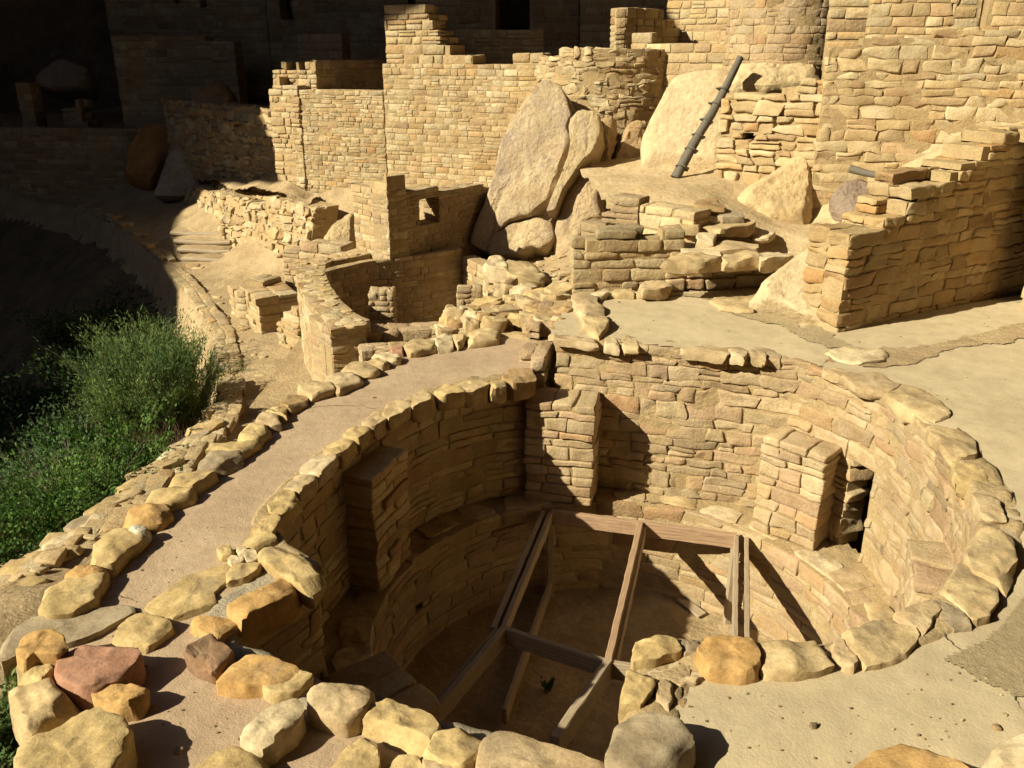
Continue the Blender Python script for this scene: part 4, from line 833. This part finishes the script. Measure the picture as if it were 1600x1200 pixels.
boulder('boulder', [(868,335),(884,298),(905,262),(925,238),(940,250),(948,275),(938,305),(942,335),(915,345),(905,372),(895,404),(860,396),(850,388),(862,365)], 12.0, .7, .6, (.48, .36, .22), 'fractured rock wedge on the lower right of the leaning slab', 12, n=80, nr=16, amp=.045, side=.35, dome=.08, mat='slabrock')
boulder('boulder', [(936,200),(942,180),(958,176),(972,190),(966,225),(955,255),(945,290),(930,275),(924,240)], 12.5, .5, .6, (.42, .29, .15), 'brown jagged rock directly behind the right edge of the leaning slab', 18, n=60, nr=10, amp=.08, side=-.2, dome=.1)
boulder('boulder', [(962,240),(975,215),(986,222),(984,258),(962,300),(944,300),(946,275)], 12.3, .5, .5, (.50, .28, .10), 'dark orange split rock right of the leaning slab', 13, n=60, nr=12, amp=.06, side=-.45, dome=.1)
boulder('boulder', [(1000,272),(998,225),(1003,185),(1014,155),(1032,128),(1058,110),(1090,102),(1130,97),(1160,105),(1165,140),(1140,200),(1128,285),(1060,280)], 12.25, .5, .9, (.53, .41, .26), 'smooth pale rounded boulder behind the ladder', 14, n=110, nr=20, amp=.016, mat='paler', side=.25, dome=.05, bev=.25, crk=.12, fc=8)
boulder('boulder', [(490,385),(515,350),(545,322),(556,330),(560,395),(525,402)], 12.9, .7, .6, (.50, .38, .22), 'sunlit rock at the base of the room corner', 15, n=60, amp=.07)
for i, (p, lb_) in enumerate((([(755,412),(758,400),(785,398),(796,406),(790,416)], 'small block under the left foot of the leaning slab'), ([(792,424),(800,404),(825,402),(856,418),(850,432),(810,430)], 'wedge stone under the middle of the leaning slab'))):
    rock('rock', p, .08, .28, 'lt'[i], None, lb_, 'rock', 'rocks propping the leaning slab', .12, seed=130+i)
boulder('bedrock', [(940,300),(950,262),(985,190),(1005,182),(1010,300)], 12.9, .2, .6, (.42, .29, .16), 'brown bedrock between the two big boulders', 16, n=50, amp=.06, cat='bedrock')
boulder('bedrock', [(1140,132),(1142,100),(1160,90),(1280,88),(1290,125),(1200,138)], 11.9, 1.2, .8, (.54, .42, .25), 'pale bedrock ledge carrying the round tower', 17, n=70, amp=.04, mat='paler', cat='bedrock')
# ================================================================== MIDDLE WALLS
YW = 14.8
wall('great_wall', 'tall brick-like middle wall directly left of the leaning slab', Yp(602,200,15.6), Yp(848,200,14.4), -1.0, [(600,97),(660,98),(735,90),(760,100),(848,96),(850,120)], .5, .09, .21, lvl=0, seed=121, jit=.005, r=.007, back=False, kind='', rag=.8, gap=.004, inset=.006, holes=[])
wall('great_wall', 'left half of the tall middle wall, lower and roughly plastered', Yp(466,300,16.3), Yp(606,300,15.65), -1.2, [(464,141),(500,143),(608,139)], .5, .08, .16, lvl=0, seed=122, jit=.006, cj=.28, r=.008, back=False, rag=.8, gap=.004, inset=.006, kind='')
wall('tower_stub', 'tall wall stub standing above the left end of the middle wall', Yp(601,60,15.62), Yp(735,60,15.0), 1.4, [(601,14),(606,9),(660,7),(664,18),(665,66),(690,66),(705,75),(720,76),(735,92)], .6, .12, .27, lvl=0, seed=123, rag=.6, batter=0, cat='tower ruin')
wall('side_wall', 'dark wall receding behind the tower stub', Yp(668,60,15.9), Yp(700,60,17.5), 1.4, [(666,18),(684,30),(700,45)], .35, .12, .27, lvl=0, seed=124, tone=.8, cat='stone wall')
wall('great_wall', 'narrow projecting end of the middle wall nearest the stairs', Yp(424,200,16.6), Yp(470,200,16.2), -1.0, [(426,140),(428,118),(470,139)], .5, .12, .24, lvl=0, seed=125, jit=.02, cj=.2, rag=.8)
hr = thing('small_room', 'small roofless room with notched front wall on top of the wall', 'ruined room', tuple(Yp(460,140,16)))
wall('', '', Yp(427,140,16.75), Yp(496,140,16.4), 1.6, [(428,115),(432,100),(441,99),(443,91),(452,91),(454,97),(466,98),(467,103),(478,103),(481,91),(495,88)], .25, .11, .2, lvl=0, seed=126, parent=hr, rag=.5, holes=[(461,122,467,136),(448,93,452,104),(456,95,459,104),(484,95,487,105)])
wall('', '', Yp(496,140,16.45), Yp(602,140,17.4), 1.6, [(496,88),(560,90),(580,92),(596,104),(604,108)], .25, .11, .25, lvl=0, seed=127, parent=hr, tone=.8, kind='pink', rag=.5)
# round bastion
ca = Yp(948,130,14.6)[:2]; rad = 1.12
th = np.linspace(math.radians(188), math.radians(352), 40)
pbn = [(ca[0]+rad*math.cos(t), ca[1]+rad*.75*math.sin(t)) for t in th]
bn = thing('round_bastion', 'low rounded wall above and between the two big boulders', 'stone wall', (*ca, 1.0))
pp = Path(pbn, side=1)
if pp.N[len(pp.N)//2][1] < 0: pp = Path(pbn, side=-1)
masonry(pp, .2, [(0, 2.40), (.5, 2.52), (.9, 2.60), (2.2, 2.58), (2.8, 2.5), (4, 2.42)], .45, .10, .24, 1, parent=bn, name='masonry', seed=131, jit=.01, cj=.3, rag=.7, kind='', namp=.02, inset=.008, r=.010, gap=.006)
wall('low_wall', 'short wall joining the middle wall to the round bastion', Yp(800,90,15.2), Yp(850,90,14.9), 1.8, [(800,85),(812,80),(850,82)], .3, .12, .3, lvl=0, seed=132, tone=.85)
wall('low_wall', 'long low wall between the bastion and the round tower', Yp(985,75,14.4), Yp(1140,80,13.4), 1.2, [(985,55),(1000,52),(1060,62),(1132,66),(1140,72)], .35, .13, .32, lvl=0, seed=133)
wall('ruined_wall', 'ragged sunlit wall stub above the bastion', Yp(961,45,15.0), Yp(978,45,15.0), 2.2, [(961,16),(968,6),(978,5)], .3, .12, .2, lvl=0, seed=134)
wall('ruined_wall', 'shaded wall right of the ragged stub near the top edge', Yp(978,45,15.0), Yp(1064,40,16.6), 2.0, [(978,6),(1010,5),(1030,10),(1045,25),(1064,40)], .3, .12, .3, lvl=0, seed=135, tone=.85)
wall('back_wall', 'sunlit wall between the ragged stub and the round tower', Yp(1040,30,16.8), Yp(1180,30,15.6), 2.0, 4.2, .3, .13, .3, lvl=0, seed=136, back=False)
# round tower
tc = Yp(1228,60,13.2)[:2]; tr = .86
tw = thing('round_tower', 'round stone tower standing on the ledge at the top edge', 'tower', (*tc, 2.2))
ptw = Path([(tc[0]+tr*math.cos(a), tc[1]+tr*math.sin(a)) for a in np.linspace(0, 2*math.pi, 60, endpoint=False)], side=-1, closed=True)
if np.hypot(*(ptw.X[20]+ptw.N[20]*.1-tc)) > tr: ptw = Path(list(map(tuple, ptw.X[:-1])), side=1, closed=True)
masonry(ptw, 2.05, 4.6, .3, .115, .22, 1, parent=tw, name='shaft', kind='pink', tone=.94, seed=141, jit=.005, gap=.004, inset=.006, r=.010, rag=1, batter=.03, namp=.008)
# ------------------------------------------------------------------ terraces left of the middle wall, and the stairs
P12 = [(-8.3, 20.6), tuple(G(328,366,-.95)[:2]), (-3.7, 14.7)]
rt = thing('rubble_retaining_wall', 'rough sunlit rubble retaining wall beside the path stairs', 'stone wall', (*P12[1], -1.1))
p12 = Path(P12, side=1, smooth=6)
if p12.N[20]@p12.X[20] < 0: p12 = Path(P12, side=-1, smooth=6)
masonry(p12, -1.6, [(0, -.45), (3.6, -.22), (6, -.05), (9, .05)], .5, .13, .22, 1, parent=rt, name='masonry', seed=151, jit=.05, cj=.32, rag=.9, batter=.25, namp=.03, gap=.012, mat='farstone')
P13 = [(-8.2, 21.6), (-6.05, 18.2), (-3.55, 15.3)]
rt2 = thing('rubble_retaining_wall', 'upper rubble terrace wall left of the middle wall', 'stone wall', (*P13[1], -.5))
p13 = Path(P13, side=1, smooth=6)
if p13.N[20]@p13.X[20] < 0: p13 = Path(P13, side=-1, smooth=6)
masonry(p13, -.6, [(0, .1), (3.5, .2), (4.6, -.1), (9, -.3)], .6, .13, .24, 1, parent=rt2, name='masonry', seed=152, jit=.05, cj=.32, rag=.9, batter=.3, namp=.03, mat='farstone')
wall('rubble_retaining_wall', 'highest rubble wall half lit under the notched room', (-8.0, 20.6), Yp(432,200,17.0), -.2, [(240,150),(330,160),(366,164),(430,166)], .6, .13, .24, lvl=1, seed=153, jit=.05, cj=.32, back=False, namp=.03)
sheet('terrace_fill', (-9, -2.5, 14.5, 22), .04, rbf([(-8,20.9,-.45),(-5.6,17.3,-.22),(-3.6,15,-.1),(-7.8,21.8,.0),(-5.8,18.6,.1),(-3.4,15.8,.1),(-5,18.2,.3),(-4.4,17,.35)]), 'soil',
      keep=lambda X: inpoly(X, [(-8.0,21.0),(-5.75,17.7),(-3.6,15.1),(-3.6,15.9),(-4.3,16.5),(-4.8,17.6),(-7.5,20.6)]), namp=.08, nsc=2)
stp = thing('path_steps', 'four shallow earth steps with log edges on the path', 'steps', tuple(G(300,400,-1.3)))
for k in range(4):
    z = -1.3+.1*(k+1); yb = 16.35+.34*k
    xl = np.interp(k, [0, 3], [-6.35, -6.9]); xr = np.interp(k, [0, 3], [-5.5, -5.75])
    bx, Q = rbox([((xl+xr)/2, yb+.25, z-.12, (xr-xl)/2+.05, .25, .12)], 2, r=.03, cj=.03, seed=k); V = bx[0]; V = V+vnoise3(V, 3, 2)*.03
    mesh('step', V, Q, M['soil'], stp)
    log('step_log', (xl-.05, yb, z-.05), (xr+.05, yb-.08, z-.05), .05, .045, 'wood', stp, k)
# ================================================================== DARK ALCOVE: ruins under the overhang
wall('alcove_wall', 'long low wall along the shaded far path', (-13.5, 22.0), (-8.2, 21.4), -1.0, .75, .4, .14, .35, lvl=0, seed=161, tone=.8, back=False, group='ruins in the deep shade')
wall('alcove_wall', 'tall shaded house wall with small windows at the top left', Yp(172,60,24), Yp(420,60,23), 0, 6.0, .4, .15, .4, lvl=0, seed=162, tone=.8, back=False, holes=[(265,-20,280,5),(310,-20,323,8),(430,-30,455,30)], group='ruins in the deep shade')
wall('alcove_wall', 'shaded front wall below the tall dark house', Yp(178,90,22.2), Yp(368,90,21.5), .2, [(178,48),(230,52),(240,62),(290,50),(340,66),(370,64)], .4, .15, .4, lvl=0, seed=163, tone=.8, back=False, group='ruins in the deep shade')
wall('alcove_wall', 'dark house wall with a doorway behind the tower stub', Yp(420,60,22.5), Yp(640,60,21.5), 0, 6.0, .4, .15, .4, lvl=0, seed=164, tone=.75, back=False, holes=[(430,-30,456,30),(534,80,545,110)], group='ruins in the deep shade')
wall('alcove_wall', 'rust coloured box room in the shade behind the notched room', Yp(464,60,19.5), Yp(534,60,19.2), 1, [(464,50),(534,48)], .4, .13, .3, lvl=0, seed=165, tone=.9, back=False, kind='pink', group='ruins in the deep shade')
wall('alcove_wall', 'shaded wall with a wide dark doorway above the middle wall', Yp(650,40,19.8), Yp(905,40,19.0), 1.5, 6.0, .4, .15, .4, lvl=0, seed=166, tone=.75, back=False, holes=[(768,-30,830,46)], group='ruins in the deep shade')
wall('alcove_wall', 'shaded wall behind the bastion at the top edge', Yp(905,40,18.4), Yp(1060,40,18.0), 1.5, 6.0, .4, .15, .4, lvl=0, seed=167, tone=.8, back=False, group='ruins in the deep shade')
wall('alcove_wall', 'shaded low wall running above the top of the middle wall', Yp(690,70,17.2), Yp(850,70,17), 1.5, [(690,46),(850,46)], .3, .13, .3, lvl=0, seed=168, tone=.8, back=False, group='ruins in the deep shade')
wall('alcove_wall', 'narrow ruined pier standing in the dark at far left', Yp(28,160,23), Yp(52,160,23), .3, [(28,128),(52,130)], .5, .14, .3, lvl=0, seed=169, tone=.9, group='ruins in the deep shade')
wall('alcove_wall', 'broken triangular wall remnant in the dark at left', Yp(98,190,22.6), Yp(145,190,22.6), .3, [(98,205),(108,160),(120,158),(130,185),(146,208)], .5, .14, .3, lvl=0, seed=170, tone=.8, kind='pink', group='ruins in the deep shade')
for i, (p, y_, c, lb_) in enumerate((([(188,280),(190,235),(215,195),(245,185),(285,192),(290,215),(250,250),(225,290)], 20.6, (.45, .24, .09), 'rust orange boulder in the shade left of the stairs'),
   ([(235,305),(252,240),(275,215),(310,220),(330,260),(325,305)], 19.6, (.42, .36, .28), 'grey split boulder in the shade above the stairs'),
   ([(45,130),(55,100),(95,88),(130,100),(128,130),(90,140)], 23.5, (.34, .27, .2), 'round dark boulder at the back of the alcove'),
   ([(280,175),(300,135),(340,120),(362,140),(365,210),(320,215)], 19.8, (.42, .25, .12), 'leaning dark boulder below the shaded house'))):
    boulder('boulder', p, y_, .5, 1.0, c, lb_, 20+i, n=60, amp=.06, group='boulders in the deep shade')
# cliff: the overhang of the alcove; lip shaped to cast the great shadow, roof extended unseen to block sky
ZR = 11.0
lip = [(-5.4,13.8),(-7.2,13.8),(-8.0,12.35),(-9.7,12.0),(-11.2,12.2),(-12.3,12.35),(-13.4,12.75),(-14.9,13.1),(-16.2,13.4),(-17.2,13.5),(-17.75,12.9),(-18.1,12.1),(-19.6,12.95),(-20.85,13.1),(-21.4,13.05),(-22.4,12.4),(-22.9,11.0),(-23.0,8.4),(-23.4,7.2),(-25.5,6.0)]
lip[12:18] = [(-19.7,13.5),(-21.2,14.3),(-22.6,14.2),(-23.8,13.6),(-24.0,11.0),(-23.9,8.4)]
ZL = [3.9,3.4,3.4,3.3,3.2,3.0,2.7,2.35,2.2,1.5,1,.5,0,-.5,-.95,-1,-1.9,-2.6,-2.9,-3]
_k = math.cos(math.radians(37))/math.sin(math.radians(37)); _u = np.array([.9536, .3011])
lip = [tuple(np.array(p)+_u*_k*(ZR-z)-LD[:2]/-LD[2]*(ZR-z)) for p, z in zip(lip, ZL)]
def slab(name, out, z, th, sh):
    P = np.array(out, float); n = len(P); V = np.vstack([np.c_[P, np.full(n, z)], np.c_[P+np.array(sh), np.full(n, z+th)]])
    ar = 0.5*np.sum(P[:, 0]*np.roll(P[:, 1], -1)-np.roll(P[:, 0], -1)*P[:, 1]); a, b = list(range(n)), list(range(n, 2*n))
    Fc = [a[::-1] if ar > 0 else a, b if ar > 0 else b[::-1]]+[[i, (i+1) % n, (i+1) % n+n, i+n] if ar > 0 else [i, i+n, (i+1) % n+n, (i+1) % n] for i in range(n)]
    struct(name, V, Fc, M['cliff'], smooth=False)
slab('overhang_sky_blocker', lip+[(-70, 3), (-70, 45), (32, 45), (32, -25), (-6.5, -25), (-6.5, -1.8), (-1.2, 5.2), (-1.2, 8), (-4.5, 11.2)], ZR, 1.5, (0, 2.0))
slab('overhang_sky_blocker', [(-70, -25), (-6.6, -25), (-6.6, -6.2), (-70, -6.2)], ZR+.05, 3, (0, -2))  # unseen roof slab added in front to cut sky light
slab('overhang_sky_blocker', [(-70, -6.1), (-26, -6.1), (-26, 2.5), (-70, 2.8)], ZR+.02, 2, (-2, 0))  # another unseen slab, added at left against sky fill
def cliffwall(name, A, B, z0, z1, amp, res=.7):
    A = np.array(A, float); B = np.array(B, float); L = np.hypot(*(B-A)); D = (B-A)/L; n = np.array([-D[1], D[0]]); nx = int(L/res); nz = int((z1-z0)/res)
    X, Z = np.meshgrid(np.linspace(0, L, nx), np.linspace(z0, z1, nz)); P = A+D*X.ravel()[:, None]
    w = (vn(np.c_[P, Z.ravel()], .13)*2+vn(np.c_[P, Z.ravel()*3], .5)*.5)*amp
    V = np.c_[P+n*w[:, None], Z.ravel()]; i = np.arange((nx-1)*(nz-1)); r, c = divmod(i, nx-1); a = r*nx+c
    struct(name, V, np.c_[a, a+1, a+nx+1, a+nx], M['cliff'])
cliffwall('cliff_back', (-70, 27), (34, 27), -8, ZR+1, 1)
cliffwall('side_sky_blocker', (-27.5, -24), (-27.5, 26), -9, ZR+.5, .8)  # added out of view to block the low sky at left
cliffwall('side_sky_blocker', (20, 26), (20, -22), -3, ZR+.5, 1)  # added at right, out of view, to darken the fill
cliffwall('front_sky_blocker', (20, -9), (-30, -9), -9, ZR+.5, 1)  # added behind the camera to keep sky light out
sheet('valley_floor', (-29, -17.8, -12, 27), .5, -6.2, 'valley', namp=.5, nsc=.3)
sheet('forecourt', (-18, 20, -10, -.9), .4, -.62, 'soil', namp=.1, nsc=.3)
# ================================================================== VEGETATION
def bush(name, label, base, R, Hh, n_stem, n_leaf, mat, seed, leaf=(.05, .012), lean=(0, 0), up=.7, twig='twig', group=None, droop=.2, cat='shrub', leafy=1.0, wr=.006):
    rng = np.random.default_rng(seed); base = np.array(base, float); t = thing(name, label, cat, tuple(base), group)
    SV = []; SF = []; tips = []
    for s in range(n_stem):
        a = rng.uniform(0, 2*math.pi); e = rng.uniform(.15, 1)**.6; d = np.array([math.cos(a)*(1-up*rng.random())+lean[0], math.sin(a)*(1-up*rng.random())+lean[1], rng.uniform(.5, 1.3)]); d[:2] *= R/Hh*1.15
        L = Hh*rng.uniform(.55, 1.05)/max(.4, d[2]) if d[2] > 0 else Hh
        st_ = base+np.array([rng.normal()*R*.16, rng.normal()*R*.16, 0]); pts = []
        for k in range(7):
            u = k/6; p = st_+d*L*u*.85+np.array([0, 0, -droop*L*u*u*.5])+rng.normal(size=3)*.02*R*u*2; pts.append(p)
        pts = np.array(pts); w = wr*rng.uniform(.6, 1.5)
        b = len(SV)
        for k, p in enumerate(pts):
            ww = w*(1-.8*k/6)
            for q in range(3): an = q*2.1; SV.append(p+np.array([math.cos(an)*ww, math.sin(an)*ww, 0]))
        for k in range(6):
            for q in range(3): SF.append((b+k*3+q, b+k*3+(q+1) % 3, b+(k+1)*3+(q+1) % 3, b+(k+1)*3+q))
        tips.append(pts)
    mesh('stems', np.array(SV), np.array(SF), M[twig], t)
    if n_leaf:
        tips = np.array(tips); si = rng.integers(0, n_stem, n_leaf); u = (rng.random(n_leaf)**.55)*5.99*1.0; u = np.clip(u, .9, 5.99); k = u.astype(int); f = (u-k)[:, None]
        p = tips[si, k]*(1-f)+tips[si, k+1]*f; sd_ = tips[si, 6]-tips[si, 3]; sd_ /= np.linalg.norm(sd_, axis=1, keepdims=True)
        cl = np.repeat(rng.normal(size=(n_leaf//8+1, 3))*R*.10, 8, 0)[:n_leaf]; p = p+cl*.5+rng.normal(size=(n_leaf, 3))*R*.035
        dr = sd_*1.2+rng.normal(size=(n_leaf, 3))*.55; dr /= np.linalg.norm(dr, axis=1, keepdims=True)
        sdv = np.cross(dr, rng.normal(size=(n_leaf, 3))); sdv /= np.linalg.norm(sdv, axis=1, keepdims=True)
        kp_ = (vn(p, 3.0) > -.42+.25*rng.normal(size=n_leaf)); p = np.where(kp_[:, None], p, p*0+base); l = leaf[0]*rng.uniform(.4, 1.7, (n_leaf, 1))*kp_[:, None]; w = leaf[1]*rng.uniform(.7, 1.3, (n_leaf, 1))
        V = np.stack([p-dr*l*.5, p+sdv*w, p+dr*l*.5, p-sdv*w], 1).reshape(-1, 3)
        c = np.repeat(np.clip(rng.normal(.42, .22, n_leaf)+.55*vn(p, 3.5)+.2*vn(p, 9), 0, 1.3), 4)[:, None]*np.ones(3)
        mesh('foliage', V, np.arange(n_leaf*4).reshape(-1, 4), M[mat], t, col=c, smooth=False)
    return t
zt = lambda x, y: float(tf_(np.array([[x, y]]))[0])
def gb(px, py, z):
    for _ in range(4): q = G(px, py, z); z = zt(q[0], q[1])
    return (q[0], q[1], z-.03)
bush('shrub', 'tall feathery blue-green shrub overhanging the edge of the path', (-4.0, 8.9, zt(-4.0, 8.9)), .62, 2.25, 420, 62000, 'leaf_a', 1, leaf=(.06, .0065), droop=.30, lean=(-.14, .1))
bush('shrub', 'feathery shrub tallest at the back, beside the dark hollow', (-4.75, 10.6, zt(-4.75, 10.6)), .75, 2.2, 300, 40000, 'leaf_a', 2, leaf=(.055, .006), droop=.3)
bush('shrub', 'bright green leafy shrub in front of the feathery shrub', (-3.75, 7.5, zt(-3.75, 7.5)), .5, 1.2, 110, 9000, 'leaf_b', 3, leaf=(.045, .014), lean=(-.1, 0))
bush('shrub', 'low spreading sunlit green shrub left of the curb', (-3.75, 6.3, zt(-3.75, 6.3)), .8, .85, 240, 17000, 'leaf_b', 4, leaf=(.032, .010), lean=(-.1, 0))
bush('shrub', 'green shrub cut by the left edge, nearer than the low spreading one', (-3.95, 5.3, zt(-3.95, 5.3)), .5, .65, 200, 11000, 'leaf_b', 5, leaf=(.03, .010), lean=(-.1, 0))
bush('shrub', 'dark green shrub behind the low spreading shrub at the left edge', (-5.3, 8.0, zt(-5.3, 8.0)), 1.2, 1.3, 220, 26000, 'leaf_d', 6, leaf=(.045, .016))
bush('shrub', 'dry grey twiggy shrub between green shrubs', (-4.75, 8.7, zt(-4.75, 8.7)), .6, 1.35, 260, 0, 'leaf_d', 7, twig='greytwig', wr=.005)
bush('shrub', 'brown bare undergrowth at the foot of the feathery shrub', (-3.55, 8.2, zt(-3.55, 8.2)), .5, .8, 260, 0, 'leaf_d', 8, twig='twig', wr=.006)
bush('shrub', 'small grey-green plant in the bottom left corner', (-2.25, 2.9, zt(-2.25, 2.9)), .35, .4, 90, 6000, 'leaf_a', 9, leaf=(.035, .007), lean=(-.2, 0))
bush('shrub', 'bare brown twigs poking out of the low green shrubs', (-3.95, 6.9, zt(-3.95, 6.9)), .7, 1.15, 120, 1500, 'leaf_a', 19, twig='greytwig', wr=.004, leaf=(.04, .006))
bush('seedling', 'tiny green seedling growing on the shaded kiva floor', tuple(G(856,1085,KF+.02)), .07, .22, 8, 90, 'leaf_b', 10, leaf=(.04, .016), cat='seedling', wr=.003)
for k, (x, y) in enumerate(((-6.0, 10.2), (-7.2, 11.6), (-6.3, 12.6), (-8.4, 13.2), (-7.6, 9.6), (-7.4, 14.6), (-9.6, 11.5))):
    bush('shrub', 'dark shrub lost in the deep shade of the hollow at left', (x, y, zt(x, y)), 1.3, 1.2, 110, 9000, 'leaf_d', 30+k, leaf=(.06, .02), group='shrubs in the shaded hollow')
# small stones and litter on the soil slope beside the curb, as loose pieces
rs = np.random.default_rng(25)
lit = thing('scattered_stones', 'loose chips and flat stones strewn on the dirt slope left of the curb', 'stones', tuple(G(120,850,-.5)))
SVs = []; SFs = []; Cs = []
bxs = []
for k in range(420):
    if k < 170: px, py = rs.uniform(0, 330), 0; py = np.interp(px, [0, 330], [900, 690])+rs.uniform(-15, 40)
    elif k < 230: px, py = rs.uniform(300, 470), rs.uniform(400, 640)
    else: px, py = rs.uniform(740, 890), rs.uniform(395, 460)
    z = -.7
    for _ in range(3): q = G(px, py, z); z = zt(q[0], q[1])
    a = rs.uniform(.012, .05) if k % 4 else rs.uniform(.03, .08)
    bxs.append((q[0], q[1], z+a*.1, a*rs.uniform(1, 1.8), a*rs.uniform(.7, 1.2), a*.45))
V, Q = rbox(bxs, 0, r=.02, cj=.45, seed=3); N_, K, _ = V.shape; V = V.reshape(-1, 3)
o = mesh('stone_chips', V, (Q[None]+(np.arange(N_)*K)[:, None, None]).reshape(-1, 4), M['stone'], lit, col=np.repeat(pal_for(N_), K, 0)); o['kind'] = 'stuff'
